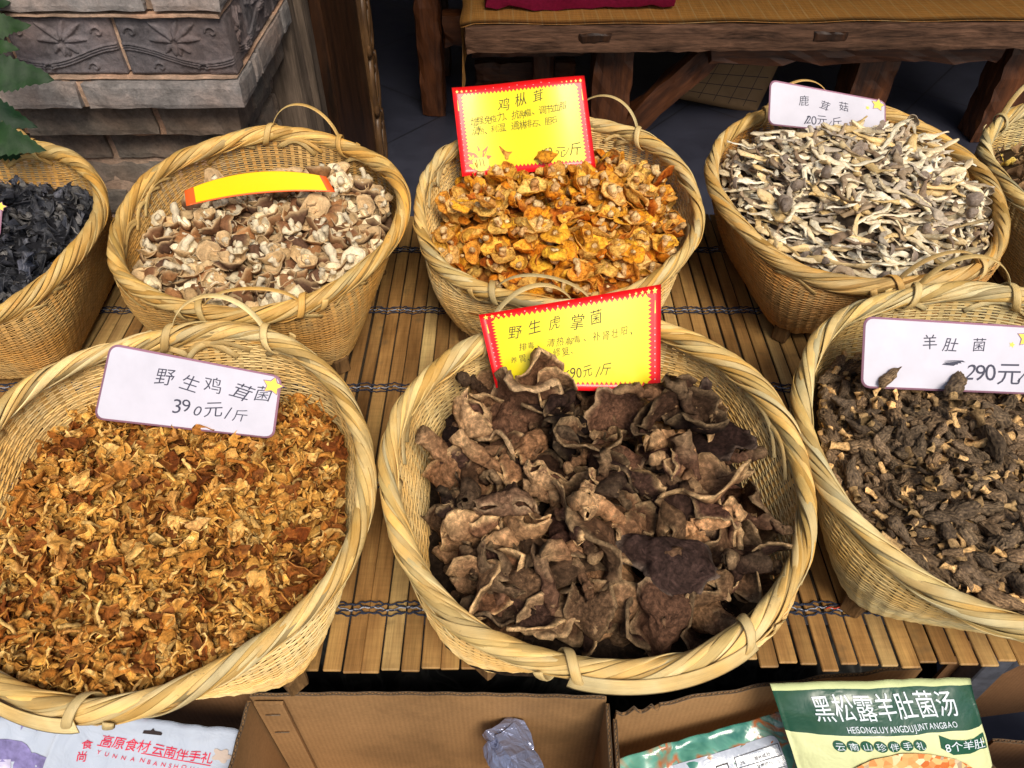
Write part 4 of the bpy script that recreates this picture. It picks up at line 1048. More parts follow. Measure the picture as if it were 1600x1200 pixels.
M_wood_old = m_wood('weathered_trim', (.07, .05, .035), (.22, .16, .12), 2, 60, .8, .2, 12, .003)
M_wood_dark = m_wood('dark_timber', (.010, .005, .003), (.085, .032, .012), 2, 26, .45, .35, 9, .003)
M_wood_red = m_wood('red_brown_timber', (.030, .009, .004), (.17, .055, .018), 0, 26, .45, .35, 9, .003)
M_wood_redz = m_wood('red_brown_post', (.030, .009, .004), (.17, .055, .018), 2, 26, .45, .35, 9, .003)
M_plank = m_wood('worn_plank', (.035, .018, .011), (.24, .120, .070), 0, 60, .75, .2, 10, .005)
M_carve = m_wood('carved_wood', (.07, .030, .011), (.24, .125, .05), 2, 30, .4, .4, 5, .002)
dp = tag(empty('door_post', (-.60, 2.5, -.65)), 'dark timber door post with carved edge beside the brick pillar', 'door post')
DPO = np.array([-.60, 2.5, -.65])
def dpart(name, x0, x1, y0, y1, z0, z1, mat, seed, n=(3, 4, 12), amp=.004): 
    V, F = rough_box(x0, x1, y0, y1, z0, z1, seed, n, amp); return obj(name, mesh(name, V - DPO, F, mat, False), dp)
dpart('trim', -.70, -.572, 2.052, 2.14, -.65, 2.28, M_wood_old, 1); dpart('trim', -.70, -.558, 2.144, 2.23, -.65, 2.28, M_wood_old, 2); dpart('trim', -.70, -.575, 2.234, 2.30, -.65, 2.28, M_wood_old, 6)
dpart('post', -.75, -.545, 2.306, 2.86, -.65, 2.28, M_wood_dark, 3)
dpart('post', -.78, -.575, 2.98, 3.25, -.65, 2.28, M_wood_dark, 4)
cg = []
for k in range(9):                                # carved scrollwork running down the edge
    zc = -.55 + k * .23; n = 30; go = G()
    for rr_, rad in ((1, .016), (.55, .012)):
        a = np.linspace(0, 2 * math.pi, n); P = np.stack([-.535 + 0 * a, 2.93 + .052 * rr_ * np.cos(a), zc + .105 * rr_ * np.sin(a)], 1); V, F = tube_vf(P, rad, 7, False); go.add(V - DPO, F)
    P = np.stack([np.full(12, -.53), 2.93 + .045 * np.sin(np.linspace(-2, 2, 12)), np.linspace(zc - .11, zc + .11, 12)], 1); V, F = tube_vf(P, .012, 6); go.add(V - DPO, F)
    obj('carving', go.mesh('carving', M_carve), dp)
dpart('carved_board', -.62, -.535, 2.865, 2.975, -.65, 2.28, M_carve, 8)

def m_floor():
    m, nt, b = new_mat('floor_tile'); co = tc(nt)
    br = nt.nodes.new('ShaderNodeTexBrick'); br.offset = 0; br.inputs['Scale'].default_value = 1.0; br.inputs['Brick Width'].default_value = .8; br.inputs['Row Height'].default_value = .8; br.inputs['Mortar Size'].default_value = .004
    br.inputs['Color1'].default_value = (.042, .044, .066, 1); br.inputs['Color2'].default_value = (.048, .050, .072, 1); br.inputs['Mortar'].default_value = (.02, .02, .025, 1)
    mp = nt.nodes.new('ShaderNodeMapping'); mp.inputs['Rotation'].default_value = (0, 0, .7); nt.links.new(co, mp.inputs[0]); nt.links.new(mp.outputs[0], br.inputs[0])
    n1 = noise(nt, co, 6, 5, .6); nt.links.new(mixc(nt, br.outputs[0], ramp(nt, n1, [(.3, .75), (.7, 1.15)])), b.inputs['Base Color'])
    nt.links.new(ramp(nt, n1, [(.3, .28), (.7, .5)]), b.inputs['Roughness']); return m
V = [(-60, -60, -.65), (60, -60, -.65), (60, 60, -.65), (-60, 60, -.65)]
tag(obj('floor', mesh('floor', V, [(0, 1, 2, 3)], m_floor(), False)), kind='structure')
M_wall = m_flat('shop_wall', (.10, .08, .07), .9, .2, 4, .3)
V, F = box_vf(-8, 8, 6.51, 6.7, -.65, 3.2); tag(obj('unseen_back_wall', mesh('wall', V, F, M_wall, False)), kind='structure')  # out of view, added along with the roof to keep the background dark
V, F = box_vf(-8, 8, .92, 6.5, 2.3, 2.4); tag(obj('shade_roof', mesh('shade_roof', V, F, M_wall, False)), kind='structure')  # unseen roof added to darken the background, front edge set to shape the shade
for s in (-1, 1):
    V, F = box_vf(min(s * 5, s * 5.2), max(s * 5, s * 5.2), 2.6, 6.49, -.65, 2.29); tag(obj('side_wall', mesh('wall', V, F, M_wall, False)), kind='structure')

# ------------------------------------------------------------------ bench behind
def m_reed():
    m, nt, b = new_mat('reed_mat'); co = tc(nt)
    g = noise(nt, mapping(nt, co, (1, 30, 1)), 8, 4, .7); g2 = noise(nt, mapping(nt, co, (40, 1.5, 1)), 6, 4, .7)
    w1 = nt.nodes.new('ShaderNodeTexWave'); w1.bands_direction = 'Y'; w1.inputs['Scale'].default_value = 18; w1.inputs['Distortion'].default_value = 1.2; w1.inputs['Detail'].default_value = 2; nt.links.new(co, w1.inputs[0])
    w2 = nt.nodes.new('ShaderNodeTexWave'); w2.bands_direction = 'X'; w2.inputs['Scale'].default_value = 6; w2.inputs['Distortion'].default_value = .6; nt.links.new(co, w2.inputs[0])
    c = ramp(nt, g2, [(.3, (.42, .16, .025)), (.7, (.66, .30, .06))]); c = mixc(nt, c, ramp(nt, g, [(.3, .75), (.7, 1.15)]))
    c = mixc(nt, c, (.62, .44, .2), ramp(nt, w1.outputs[1], [(.93, 0.0), (.99, .6)]), 'MIX'); c = mixc(nt, c, (.62, .44, .2), ramp(nt, w2.outputs[1], [(.96, 0.0), (1.0, .5)]), 'MIX')
    nt.links.new(c, b.inputs['Base Color']); b.inputs['Roughness'].default_value = .6; bump(nt, g2, b, .001, .8); return m
BZ = -.10
bx0 = float(at_z(722, 60, BZ)[0]); by0 = float(at_z(722, 40, BZ)[1]); bx1 = 2.6
bn = tag(empty('wooden_bench', (bx0, by0, -.65), R_(1.2)), 'long wooden bench with a thick worn plank edge behind the middle and right baskets', 'bench')
def bpart(name, x0, x1, y0, y1, z0, z1, mat, seed, n=(30, 3, 3), amp=.006, lab=None):
    V, F = rough_box(x0, x1, y0, y1, z0, z1, seed, n, amp, .004); o = obj(name, mesh(name, V, F, mat, False), bn)
    if lab: o['label'] = lab
    return o
TH_ = .55
bpart('plank', 0, 2.4, 0, .05, TH_ - .105, TH_ - .004, M_plank, 1, (60, 3, 6), .004, 'worn front edge plank'); bpart('seat', 0.01, 2.4, .054, .62, TH_ - .075, TH_ - .008, M_plank, 2)
bpart('leg', .50, .66, .10, .24, 0, TH_ - .08, M_wood_redz, 3, (4, 4, 10)); bpart('leg', 1.62, 1.80, .24, .40, 0, TH_ - .17, M_wood_redz, 4, (4, 4, 10)); bpart('leg', 2.16, 2.34, .12, .26, 0, TH_ - .08, M_wood_redz, 5, (4, 4, 10))
bpart('beam', .02, .48, .25, .38, TH_ - .22, TH_ - .09, M_wood_red, 7, (12, 4, 4)); bpart('beam', .95, 2.10, .08, .23, TH_ - .185, TH_ - .08, M_wood_red, 8, (20, 4, 4), .01)
bpart('beam', .02, .48, .55, .62, TH_ - .47, TH_ - .36, M_wood_red, 9, (12, 4, 4))
V, F = rough_box(-.05, .05, -.04, .04, 0, .62, 9, (3, 3, 10), .006); o = obj('brace', mesh('brace', V, F, M_wood_redz, False), bn, (.64, .20, .02), (0, R_(44), 0))
# block sunk in the plank
for xx, seed in ((.42, 1), (1.30, 2)):
    V, F = rough_box(xx, xx + .13, -.004, .02, TH_ - .07, TH_ - .03, seed, (8, 2, 4), .004); obj('mortise_plug', mesh('plug', V, F, M_wood_dark, False), bn)
# reed mat draped on the bench
go = []; nx, ny = 60, 14
V = []; 
for i in range(nx):
    for j in range(ny):
        s = -.28 + i * 2.68 / (nx - 1); y = .004 + .60 * j / (ny - 1) - .0 + .004 * math.sin(s * 9)
        if s < 0: X_, Z_ = -.012 - .004 * math.sin(s * 20 + j), TH_ + s
        else: X_, Z_ = s, TH_ + .004 + .0025 * math.sin(s * 14 + j * .4)
        if s >= 0 and s < .05: X_ = s - .012 * (1 - s / .05)
        V.append((X_, y, Z_))
V = np.array(V); k = len(V); V = np.vstack([V, V - [0, 0, .0025]]); F = grid_faces(nx, ny) + [tuple(i + k for i in f[::-1]) for f in grid_faces(nx, ny)]
F = [f[::-1] for f in F] + [(j * ny, (j + 1) * ny, k + (j + 1) * ny, k + j * ny) for j in range(nx - 1)]
rm = obj('reed_mat', mesh('reed_mat', V, F, m_reed(), True)); rm.location = (bx0, by0, -.65); rm.rotation_euler = (0, 0, R_(1.2)); tag(rm, 'woven tan reed mat spread along the top of the wooden bench', 'mat')
M_cloth = m_flat('crimson_cloth', (.17, .006, .028), .9, .1, 80, .2, .001)
V, F = rough_box(.08, .80, .125, .50, TH_ + .012, TH_ + .05, 3, (16, 8, 3), .008); o = obj('seat_cushion', mesh('cushion', V, F, M_cloth, True)); o.location = (bx0, by0, -.65); o.rotation_euler = (0, 0, R_(1.2)); tag(o, 'crimson cloth cushion lying on the reed mat at the top edge', 'cushion')
# stool left of the bench
st = tag(empty('wooden_stool', (-.33, 3.35, -.65)), 'dark red-brown wooden stool standing left of the bench', 'stool')
def spart(name, x0, x1, y0, y1, z0, z1, mat, seed, n=(4, 4, 10), amp=.006):
    V, F = rough_box(x0, x1, y0, y1, z0, z1, seed, n, amp, .008); return obj(name, mesh(name, V, F, mat, False), st)
spart('leg', -.08, .03, -.02, .12, 0, .52, M_wood_redz, 1); spart('leg', .42, .52, -.02, .12, 0, .52, M_wood_redz, 2); spart('leg', -.08, .03, .40, .5, 0, .52, M_wood_redz, 3); spart('leg', .42, .52, .40, .5, 0, .52, M_wood_redz, 4)
spart('seat', -.10, .55, -.04, .52, .525, .60, M_wood_red, 5, (10, 8, 3)); spart('rail', .034, .416, 0, .09, .30, .44, M_wood_red, 6, (8, 3, 4))
# folded game board leaning under the bench
M_board = m_flat('folded_board', (.20, .12, .06), .7, .2, 10, .15)
gb = tag(empty('game_board'), 'brown board ruled with dark squares leaning in the shade under the bench', 'board')
SB = Card(at_d(1095, 70, 3.3), at_d(1236, 62, 3.35), at_d(1180, 178, 3.55), at_d(1040, 150, 3.5)); card_sheet(SB, rrect(0, 0, SB.W, SB.H, .01), M_board, 'panel', gb, .006)
for i in range(1, 6):
    u = SB.W * i / 6; flat_poly([(u - .0015, .02), (u + .0015, .02), (u + .0015, SB.H - .02), (u - .0015, SB.H - .02)], SB, M_black, 'ruled_line', gb, .001, None, 2)
    v = SB.H * i / 6; flat_poly([(.02, v - .0015), (SB.W - .02, v - .0015), (SB.W - .02, v + .0015), (.02, v + .0015)], SB, M_black, 'ruled_line', gb, .001, None, 2)

# ------------------------------------------------------------------ leaves at the left
def m_leaf():
    m, nt, b = new_mat('leaf'); co = tc(nt); r = objrand(nt)
    n1 = noise(nt, co, 30, 4, .6); c = ramp(nt, n1, [(.3, (.005, .018, .006)), (.7, (.013, .040, .011))]); c = mixc(nt, c, ramp(nt, r, [(0, (.6, .8, .9)), (1, (1.5, 1.35, .9))]))
    nt.links.new(c, b.inputs['Base Color']); b.inputs['Roughness'].default_value = .55; b.inputs['Specular IOR Level'].default_value = .2; bump(nt, n1, b, .002, .8); return m
M_leaf = m_leaf(); pl = tag(empty('leafy_plant', (-1.10, 1.40, 0)), 'green plant with toothed leaves at the left edge in front of the brick pillar', 'plant')
def leaf_mesh(L, Wd, seed):
    n = 26; V = []; F = []
    for i in range(n):
        t = i / (n - 1); w = Wd * math.sin(math.pi * t ** .8) ** .8 * (1 - .35 * t) * (1 + (.16 if i % 2 else -.05)); z = -.25 * L * t * t
        for k, a in enumerate((-1, -.5, 0, .5, 1)): V.append((L * t, a * w, z + .16 * abs(a) * w + .012 * L * math.sin(t * 20) * abs(a)))
    V = crumple(V, .006, 25, seed); return mesh('leaf', V, grid_faces(n, 5), M_leaf, True)
for i, (px, py, d, L, rz, ry, rx) in enumerate(((-40, 48, 1.42, .105, .25, -.1, .9), (-30, 72, 1.40, .075, .0, .0, .8), (-30, 112, 1.38, .125, .05, .05, .85), (-50, 160, 1.40, .125, -.15, .25, .9), (-30, 205, 1.37, .125, -.25, .10, .8), (-45, 225, 1.43, .14, .05, .05, .8), (-60, 20, 1.43, .10, .4, -.2, .8))):
    p = at_d(px - 14, py, d); obj('leaf', leaf_mesh(L, L * .26, i), pl, p - np.array([-1.10, 1.40, 0]), (rx, ry, rz))
V, F = tube_vf([(-.02, .06, -.65), (-.04, .02, -.2), (-.05, 0, .2), (-.03, -.02, .45)], .006, 6); obj('stem', mesh('stem', V, F, M_leaf, True), pl)

# ------------------------------------------------------------------ under the stall front: cloth, boxes, packets
def m_darkcloth():
    m, nt, b = new_mat('black_patterned_cloth'); co = tc(nt); n1 = noise(nt, co, 14, 3, .5, 1.5)
    c = ramp(nt, n1, [(.45, (.010, .010, .010)), (.56, (.035, .034, .032)), (.62, (.014, .014, .014))]); nt.links.new(c, b.inputs['Base Color']); b.inputs['Roughness'].default_value = .9; b.inputs['Specular IOR Level'].default_value = .1
    bump(nt, noise(nt, co, 9, 3, .6), b, .01, .6); return m
V = []
for i in range(50):
    for j in range(16):
        X_ = -1.2 + 1.95 * i / 49; q = j / 15; Y_ = .46 + .32 * q; Z_ = -.30 - .22 * (1 - q) ** 2 + .01 * math.sin(X_ * 23 + q * 5) + .008 * math.sin(X_ * 41); V.append((X_, Y_, Z_))
V += [(x_, y_, z_ - .004) for x_, y_, z_ in V]; ff = grid_faces(50, 16)
tag(obj('dark_cloth', mesh('cloth', V, ff + [tuple(i + 800 for i in f[::-1]) for f in ff], m_darkcloth(), True)), 'black patterned cloth hanging in the shade below the front of the mat', 'cloth')

def m_cardboard(name, c0=(.30, .165, .070)):
    m, nt, b = new_mat(name); co = tc(nt); b0 = np.array(c0)
    n1 = noise(nt, co, 5, 4, .6); n2 = noise(nt, co, 240, 3, .6); w = nt.nodes.new('ShaderNodeTexWave'); w.bands_direction = 'X'; w.inputs['Scale'].default_value = 42; w.inputs['Distortion'].default_value = .6; nt.links.new(co, w.inputs[0])
    c = ramp(nt, n1, [(.3, tuple(b0 * .62)), (.5, tuple(b0)), (.7, tuple(b0 * 1.2))]); c = mixc(nt, c, ramp(nt, n2, [(.3, .88), (.7, 1.08)])); c = mixc(nt, c, ramp(nt, w.outputs[1], [(0, .94), (1, 1.03)]))
    nt.links.new(c, b.inputs['Base Color']); b.inputs['Roughness'].default_value = .8; b.inputs['Specular IOR Level'].default_value = .2; bump(nt, w.outputs[1], b, .0005, .5); return m
M_card = m_cardboard('cardboard'); M_cardd = m_cardboard('cardboard_edge', (.12, .08, .05))
def wall_panel(root, p, q, z0, z1, name='side_panel', th=.005, torn=None, mat=None, lean=0.0, flutes=True):
    """upright cardboard panel from p to q (xy), with fluted double-wall top edge"""
    p, q = np.array(p, float), np.array(q, float); L = np.linalg.norm(q - p); d = (q - p) / L; nn = np.array([-d[1], d[0]]); n = max(12, int(L / .008)); V = []
    for sgn in (-1, 1):
        for i in range(n + 1):
            t = i / n; top = z1(t) if callable(z1) else z1; top += .0012 * math.sin(t * 60)
            for k in range(7):
                z = z0 + (top - z0) * k / 6; b = .004 * math.sin(t * 3.1) * (k / 6.0); xy = p + d * L * t + nn * (sgn * th / 2 + lean * (z - z0) + b); V.append((*xy, z))
    m = (n + 1) * 7; F = grid_faces(n + 1, 7); F = [f for f in F] + [tuple(i + m for i in f[::-1]) for f in F]
    F += [(i * 7 + 6, m + i * 7 + 6, m + (i + 1) * 7 + 6, (i + 1) * 7 + 6) for i in range(n)] + [(k, k + 1, m + k + 1, m + k) for k in range(6)] + [(n * 7 + k + 1, n * 7 + k, m + n * 7 + k, m + n * 7 + k + 1) for k in range(6)]
    o = obj(name, mesh(name, V, F, mat or M_card, False), root)
    if flutes:
        go = G()
        for off, ph in ((-.0022, 0), (0, 0), (.0022, 0)):
            P = []
            for i in range(int(L / .0016)):
                t = i * .0016 / L; top = (z1(t) if callable(z1) else z1) + .0012 * math.sin(t * 60) + .0012; bb = .004 * math.sin(t * 3.1); wv_ = 0 if off else .0016 * math.sin(i * 1.15)
                xy = p + d * L * t + nn * (off + wv_ + lean * (top - z0) + bb); P.append((*xy, top))
            Vt, Ft = tube_vf(P, .0007, 4, False); go.add(Vt, Ft)
        obj('fluted_edge', go.mesh('fluted_edge', M_cardd, False), o)
    return o
ZB = -.15
bxA = tag(empty('cardboard_box'), 'open empty brown cardboard box below the middle of the mat', 'box')
wall_panel(bxA, (-.378, .470), (.136, .466), -.45, ZB, 'back_panel'); wall_panel(bxA, (-.381, .06), (-.378, .463), -.45, ZB - .002, 'side_panel'); wall_panel(bxA, (.137, .06), (.137, .459), -.45, ZB - .002, 'side_panel'); wall_panel(bxA, (-.378, .055), (.137, .055), -.45, ZB, 'front_panel')
V, F = box_vf(-.377, .134, .060, .462, -.456, -.451); obj('bottom_panel', mesh('bottom', V, F, M_card, False), bxA)
V, F = box_vf(-.372, -.330, .4595, .4640, -.45, ZB - .006); obj('glued_flap', mesh('flap', V, F, M_card, False), bxA)
M_staple = m_flat('staple', (.25, .2, .15), .4, .5, 50, .2, 0, 0, .8)
for z in (-.19, -.255):
    V, F = tube_vf([(-.362, .4575, z), (-.352, .4565, z + .003), (-.340, .4575, z + .001)], .0009, 5); obj('staple', mesh('staple', V, F, M_staple, False), bxA)
bxB = tag(empty('cardboard_box'), 'torn brown cardboard box holding food packets at the right below the mat', 'box')
def tornz(t): return ZB + .016 * math.sin(min(1, t * 1.3) * 1.5) - (.018 * abs(math.sin(t * 55)) * (t < .14)) + .004 * math.sin(t * 30)
wall_panel(bxB, (.148, .446), (.60, .505), -.45, tornz, 'back_panel'); wall_panel(bxB, (.604, .50), (.72, .20), -.45, ZB - .01, 'side_panel'); wall_panel(bxB, (.146, .06), (.146, .438), -.45, ZB - .004, 'side_panel')
V, F = box_vf(.15, .70, .06, .44, -.456, -.451); obj('bottom_panel', mesh('bottom', V, F, M_card, False), bxB)
bxC = tag(empty('cardboard_box'), 'shaded brown cardboard box with rumpled flap at the bottom right corner', 'box')
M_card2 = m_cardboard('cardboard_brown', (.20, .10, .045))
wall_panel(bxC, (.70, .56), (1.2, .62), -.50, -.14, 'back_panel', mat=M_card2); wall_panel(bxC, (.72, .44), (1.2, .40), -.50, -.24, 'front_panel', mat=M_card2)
V = []
for i in range(24):
    for j in range(12): V.append((.72 + .02 * i * .8, .36 - .012 * j + .008 * math.sin(i * .9), -.17 - .012 * j * (1 + .2 * math.sin(i * .7)) + .010 * math.sin(i * 1.3 + j)))
V = crumple(V, .02, 22, 4); V2 = V - [0, 0, .004]; ff = grid_faces(24, 12)
obj('crumpled_flap', mesh('flap', np.vstack([V, V2]), ff + [tuple(i + 288 for i in f[::-1]) for f in ff], M_card2, False), bxC)
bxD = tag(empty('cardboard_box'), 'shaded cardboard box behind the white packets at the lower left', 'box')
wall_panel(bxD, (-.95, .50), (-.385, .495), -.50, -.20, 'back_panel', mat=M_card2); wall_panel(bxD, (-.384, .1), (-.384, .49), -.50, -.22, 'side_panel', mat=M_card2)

# packets
class Pouch:
    def __init__(s, TL, TR, BR, BL, bulge=.02, wr=.003, seed=1, top=.10):
        s.q = [np.array(p, float) for p in (TL, TR, BR, BL)]; s.W = np.linalg.norm(s.q[1] - s.q[0]); s.H = np.linalg.norm(s.q[0] - s.q[3])
        n = np.cross(s.q[1] - s.q[3], s.q[0] - s.q[3]); n /= np.linalg.norm(n); s.n = n if np.dot(n, CPOS - s.q[0]) > 0 else -n
        s.bulge, s.wr, s.seed, s.top = bulge, wr, seed, top
    def __call__(s, u, v, eps=0.0, side=1):
        a, b = u / s.W, v / s.H; p = s.q[3] * (1 - a) * (1 - b) + s.q[2] * a * (1 - b) + s.q[0] * (1 - a) * b + s.q[1] * a * b
        aa = min(max(a, 0), 1); bb = min(max(b, 0), 1)
        f = max(0, math.sin(math.pi * aa)) ** .55 * min(1, max(0, (1 - s.top - bb) / .3)) ** .7 * min(1, bb / .1 + .3)
        w = s.wr * (mnoise.noise(Vector((a * 5 + s.seed, b * 4, s.seed))) + .5 * mnoise.noise(Vector((a * 13 + s.seed, b * 9, 2))) + .8 * (1 - abs(mnoise.noise(Vector((a * 6 - b * 3, s.seed, b * 5)))) * 3) * .4)
        cr = .0006 * math.sin(v * 2500) if bb > 1 - s.top else 0
        return p + s.n * (side * (s.bulge * f) + w + eps + cr * 0)
def m_gloss(name, colfn, rough=.22):
    m, nt, b = new_mat(name); colfn(nt, b); b.inputs['Roughness'].default_value = rough; b.inputs['Coat Weight'].default_value = .4; b.inputs['Coat Roughness'].default_value = .1
    bump(nt, noise(nt, tc(nt), 22, 3, .6, .8), b, .006, .6); return m
def pouch_body(S, mat, root, name='packet', back=None, outl=None):
    nx, ny = 40, 34; V = []; U = []
    for sd in (1, -1):
        for i in range(nx):
            for j in range(ny):
                a, b = i / (nx - 1), j / (ny - 1); V.append(S(a * S.W, b * S.H, 0 if sd > 0 else -.0015, sd)); U.append((a, b))
    k = nx * ny; F = grid_faces(nx, ny); F = F + [tuple(i + k for i in f[::-1]) for f in F]
    bd = [i * ny for i in range(nx)] + [(nx - 1) * ny + j for j in range(1, ny)] + [i * ny + ny - 1 for i in range(nx - 2, -1, -1)] + [j for j in range(ny - 2, 0, -1)]
    F += [(bd[i], k + bd[i], k + bd[(i + 1) % len(bd)], bd[(i + 1) % len(bd)]) for i in range(len(bd))]
    return obj(name, mesh(name, V, F, mat, True, U), root)
# green and cream soup packet
def col_green(nt, b):
    uv = tc(nt, 'UV'); sp = nt.nodes.new('ShaderNodeSeparateXYZ'); nt.links.new(uv, sp.inputs[0])
    nt.links.new(ramp(nt, sp.outputs[1], [(0, (.62, .64, .34)), (.695, (.66, .68, .38)), (.70, (.008, .060, .032)), (.955, (.006, .045, .024)), (.956, (.55, .60, .30))]), b.inputs['Base Color'])
    for n in nt.nodes:
        if n.type == 'VALTORGB': n.color_ramp.interpolation = 'CONSTANT'
M_pk = m_gloss('green_packet_film', col_green, .36)
SG = Pouch(at_d(1203, 1068, 1.02), at_d(1516, 1060, 1.02), at_d(1575, 1290, 1.07), at_d(1280, 1303, 1.07), .022, .003, 3, .06)
pg = tag(empty('food_packet'), 'green and cream soup packet with large white lettering standing in the torn box', 'packet'); pouch_body(SG, M_pk, pg, 'pouch')
W, H = SG.W, SG.H
M_pwhite = m_flat('print_white', (.62, .68, .74), .35, .4, 8, .03); M_pgreen = m_flat('print_green', (.010, .075, .040), .35, .4, 8, .03)
write([('黑松露羊肚菌汤', .165 * W, .80 * H, .138 * W, R_(.5), .0035, 0, .735, .72)], SG, M_pwhite, 'lettering', pg, .0012)
write([('HEISONGLUYANGDUJUNTANGBAO', .30 * W, .722 * H, .046 * W, R_(.5), .004, 0, .74, .66)], SG, M_pwhite, 'lettering', pg, .0012)
for i, ch in enumerate('云南山珍伴手礼'):
    u = (.235 + i * .066) * W; flat_poly(circ(u, .645 * H, .0085, 14), SG, M_pgreen, 'printed_disc', pg, .0010, None, 1)
    write([(ch, u - .0060, .645 * H - .0048, .0122, 0, .0, 0, 1)], SG, M_pk_t if False else M_pwhite, 'lettering', pg, .0016)
flat_poly([(.745 * W, .69 * H), (.80 * W, .655 * H), (.88 * W, .645 * H), (.985 * W, .665 * H), (.985 * W, .565 * H), (.88 * W, .55 * H), (.79 * W, .56 * H), (.735 * W, .615 * H)], SG, M_pgreen, 'printed_banner', pg, .0010, None, 3)
write([('8个羊肚', .755 * W, .588 * H, .062 * W, R_(-1), .006, 0, .98)], SG, M_pwhite, 'lettering', pg, .0018)
def col_food(nt, b):
    co = tc(nt); v = nt.nodes.new('ShaderNodeTexVoronoi'); v.inputs['Scale'].default_value = 110; nt.links.new(co, v.inputs[0]); n1 = noise(nt, co, 25, 3, .6)
    c = ramp(nt, v.outputs[1], [(.2, (.55, .13, .02)), (.5, (.72, .42, .15)), (.75, (.78, .66, .42)), (.9, (.30, .18, .12))]); nt.links.new(c, b.inputs['Base Color'])
M_food = m_gloss('packet_picture', col_food, .3)
flat_poly([(.555 * W + .36 * W * math.cos(a), .34 * H + .265 * H * math.sin(a)) for a in np.linspace(0, 6.283, 30, endpoint=False)], SG, M_food, 'printed_picture', pg, .0030, None, 12)

# white packets
def col_white(nt, b): b.inputs['Base Color'].default_value = (.42, .46, .55, 1)
M_pw = m_gloss('white_packet_film', col_white, .22)
SW = Pouch(at_d(98, 1106, 1.08), at_d(376, 1142, 1.08), at_d(330, 1400, 1.13), at_d(10, 1380, 1.13), .016, .005, 8, .10)
pw = tag(empty('food_packet'), 'white packet with red lettering and a hang hole at the lower left', 'packet'); pouch_body(SW, M_pw, pw, 'pouch')
M_predp = m_flat('print_red', (.62, .01, .05), .35, .4, 8, .03); W, H = SW.W, SW.H
write([('高原食材', .26 * W, .845 * H, .068 * W, R_(-3), .004, 0, .98), ('云南伴手礼', .545 * W, .83 * H, .068 * W, R_(-3), .004, 0, .98), ('YUNNAN', .262 * W, .795 * H, .034 * W, R_(-3), 0, 0, 2.0), ('BANSHOULI', .545 * W, .778 * H, .034 * W, R_(-3), 0, 0, 1.7),
       ('食', .17 * W, .81 * H, .06 * W, R_(10), .004, 0, 1), ('尚', .165 * W, .75 * H, .06 * W, R_(10), .004, 0, 1)], SW, M_predp, 'lettering', pw, .0014)
flat_poly([(.25 * W, .835 * H), (.88 * W, .800 * H), (.88 * W, .804 * H), (.25 * W, .839 * H)], SW, M_predp, 'printed_line', pw, .0014, None, 1)
hx, hy = .52 * W, .925 * H; flat_poly([(hx - .013, hy - .003), (hx + .013, hy - .003), (hx + .014, hy), (hx + .012, hy + .003), (hx + .003, hy + .0035), (hx, hy + .008), (hx - .003, hy + .0035), (hx - .012, hy + .003)], SW, M_black, 'hang_hole', pw, .0012, None, 1)
M_beige = m_flat('print_beige', (.50, .40, .34), .35, .4, 8, .03)
for cx, cy in ((.93, .86), (.20, .97), (.10, .96)):
    flat_poly([(cx * W + .013 * (1 + .25 * math.cos(5 * a)) * math.cos(a), cy * H + .010 * (1 + .25 * math.cos(5 * a)) * math.sin(a)) for a in np.linspace(0, 6.283, 30, endpoint=False)], SW, M_beige, 'printed_cloud', pw, .0012, None, 1)
SV = Pouch(at_d(-110, 1112, 1.10), at_d(98, 1124, 1.10), at_d(60, 1400, 1.15), at_d(-150, 1390, 1.15), .016, .004, 12, .10)
pv = tag(empty('food_packet'), 'white packet printed with violet mushrooms cut by the lower left edge', 'packet'); pouch_body(SV, M_pw, pv, 'pouch')
M_vio = m_flat('print_violet', (.20, .17, .36), .35, .4, 60, .4); M_lil = m_flat('print_lilac', (.48, .44, .60), .35, .4, 60, .3); W, H = SV.W, SV.H
flat_poly([(.62 * W + .040 * math.cos(a), .80 * H + .026 * max(-.25, math.sin(a))) for a in np.linspace(0, 6.283, 24, endpoint=False)], SV, M_vio, 'printed_cap', pv, .0012, (.62 * W, .81 * H), 2)
flat_poly([(.60 * W, .79 * H), (.68 * W, .79 * H), (.70 * W, .70 * H), (.58 * W, .70 * H)], SV, M_lil, 'printed_stem', pv, .0014, None, 1)
flat_poly([(.84 * W + .026 * math.cos(a), .76 * H + .020 * max(-.25, math.sin(a))) for a in np.linspace(0, 6.283, 24, endpoint=False)], SV, M_vio, 'printed_cap', pv, .0012, (.84 * W, .765 * H), 2)
for i in range(5): flat_poly([((.70 + .06 * i) * W, .985 * H), ((.745 + .06 * i) * W, .99 * H), ((.70 + .06 * i) * W, (.93 + .02 * (i % 2)) * H)], SV, M_vio, 'printed_leaf', pv, .0012, None, 1)
# teal packet with barcode
def col_teal(nt, b):
    co = tc(nt); uv = tc(nt, 'UV'); n1 = noise(nt, co, 11, 3, .5, 1.2); sp = nt.nodes.new('ShaderNodeSeparateXYZ'); nt.links.new(uv, sp.inputs[0])
    c = ramp(nt, n1, [(.35, (.03, .16, .13)), (.48, (.12, .34, .26)), (.56, (.45, .12, .03)), (.60, (.10, .26, .20)), (.70, (.50, .56, .50))])
    c = mixc(nt, c, (.03, .10, .28), ramp(nt, sp.outputs[0], [(.80, 0.0), (1.0, .7)]), 'MIX'); nt.links.new(c, b.inputs['Base Color'])
M_teal = m_gloss('teal_packet_film', col_teal, .22)
ST = Pouch(at_d(958, 1188, 1.12), at_d(1262, 1098, 1.12), at_d(1330, 1300, 1.10), at_d(1000, 1400, 1.10), .02, .007, 21, .04)
pt = tag(empty('food_packet'), 'crumpled teal and orange packet lying back up with barcode and table in the torn box', 'packet'); pouch_body(ST, M_teal, pt, 'pouch'); W, H = ST.W, ST.H
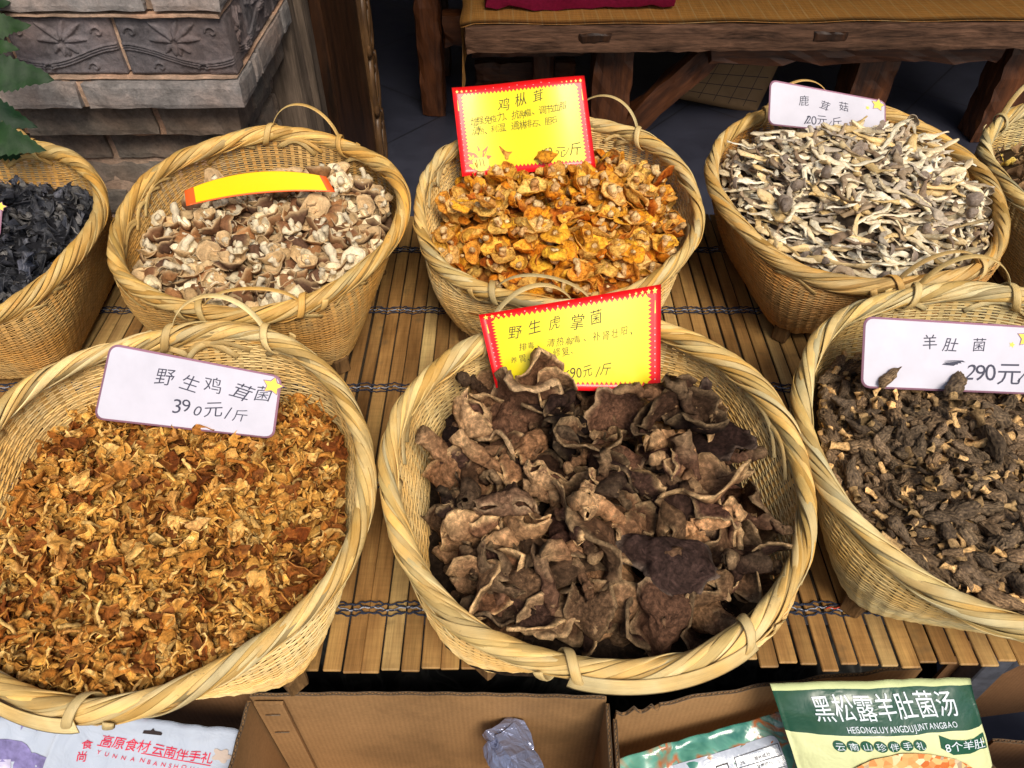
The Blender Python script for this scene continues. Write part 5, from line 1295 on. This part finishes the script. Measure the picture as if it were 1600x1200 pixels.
flat_poly(rrect(.10 * W, .25 * H, .80 * W, .86 * H, .01), ST, M_pw, 'white_label', pt, .0012, None, 6)
def bar(x0, x1, y0, y1, nm, e=.002): flat_poly([(x0 * W, y0 * H), (x1 * W, y0 * H), (x1 * W, y1 * H), (x0 * W, y1 * H)], ST, M_black, nm, pt, e, None, 1)
g = np.random.default_rng(5); x = .24
while x < .40: wdt = g.choice([.003, .005, .008]); bar(x, x + wdt, .56, .80, 'barcode_bar'); x += wdt + g.choice([.003, .005, .007])
for y in (.80, .72, .64, .56): bar(.57, .79, y, y + .004, 'table_line')
for xx in (.57, .79): bar(xx, xx + .003, .50, .804, 'table_line')
for i, y in enumerate((.74, .68, .62, .57)): write([('营养成分', .66 * W, y * H, .020 * W, 0, 0, 0, 1.0), (['2%', '8%', '1%', '9%'][i], .59 * W, y * H, .020 * W, 0, 0, 0, 1.0)], ST, M_black, 'lettering', pt, .0022)
for k in range(3):
    a = k * 2.094; c0 = (.505 * W, .60 * H); flat_poly([(c0[0] + .009 * math.cos(a + d), c0[1] + .009 * math.sin(a + d)) for d in (-.3, .3, .9)] + [(c0[0] + .005 * math.cos(a + d), c0[1] + .005 * math.sin(a + d)) for d in (.9, .3, -.3)], ST, M_black, 'recycling_mark', pt, .0022, None, 1)
flat_poly([(.475 * W, .69 * H), (.535 * W, .69 * H), (.535 * W, .78 * H), (.475 * W, .78 * H)], ST, M_black, 'printed_square', pt, .0018, None, 1); flat_poly([(.481 * W, .70 * H), (.529 * W, .70 * H), (.529 * W, .77 * H), (.481 * W, .77 * H)], ST, M_pw, 'printed_square', pt, .0022, None, 1)
# plastic wrapped piece in the empty box
m_, nt_, b_ = new_mat('clear_wrap'); b_.inputs['Base Color'].default_value = (.22, .24, .36, 1); b_.inputs['Roughness'].default_value = .15; b_.inputs['Metallic'].default_value = .35; b_.inputs['Coat Weight'].default_value = .8
bump(nt_, noise(nt_, tc(nt_), 40, 3, .6, 1.0), b_, .006, .9)
V, F = rough_box(-.032, .032, -.07, .07, -.02, .02, 77, (6, 10, 4), .010, .012); wp = obj('wrapped_parcel', mesh('wrapped_parcel', V, F, m_, False), None, at_d(812, 1200, 1.12), (R_(10), R_(25), R_(38)))
tag(wp, 'small parcel in shiny bluish plastic inside the empty cardboard box', 'parcel')
M_pbl = m_flat('print_blue', (.05, .06, .22), .4, .4)
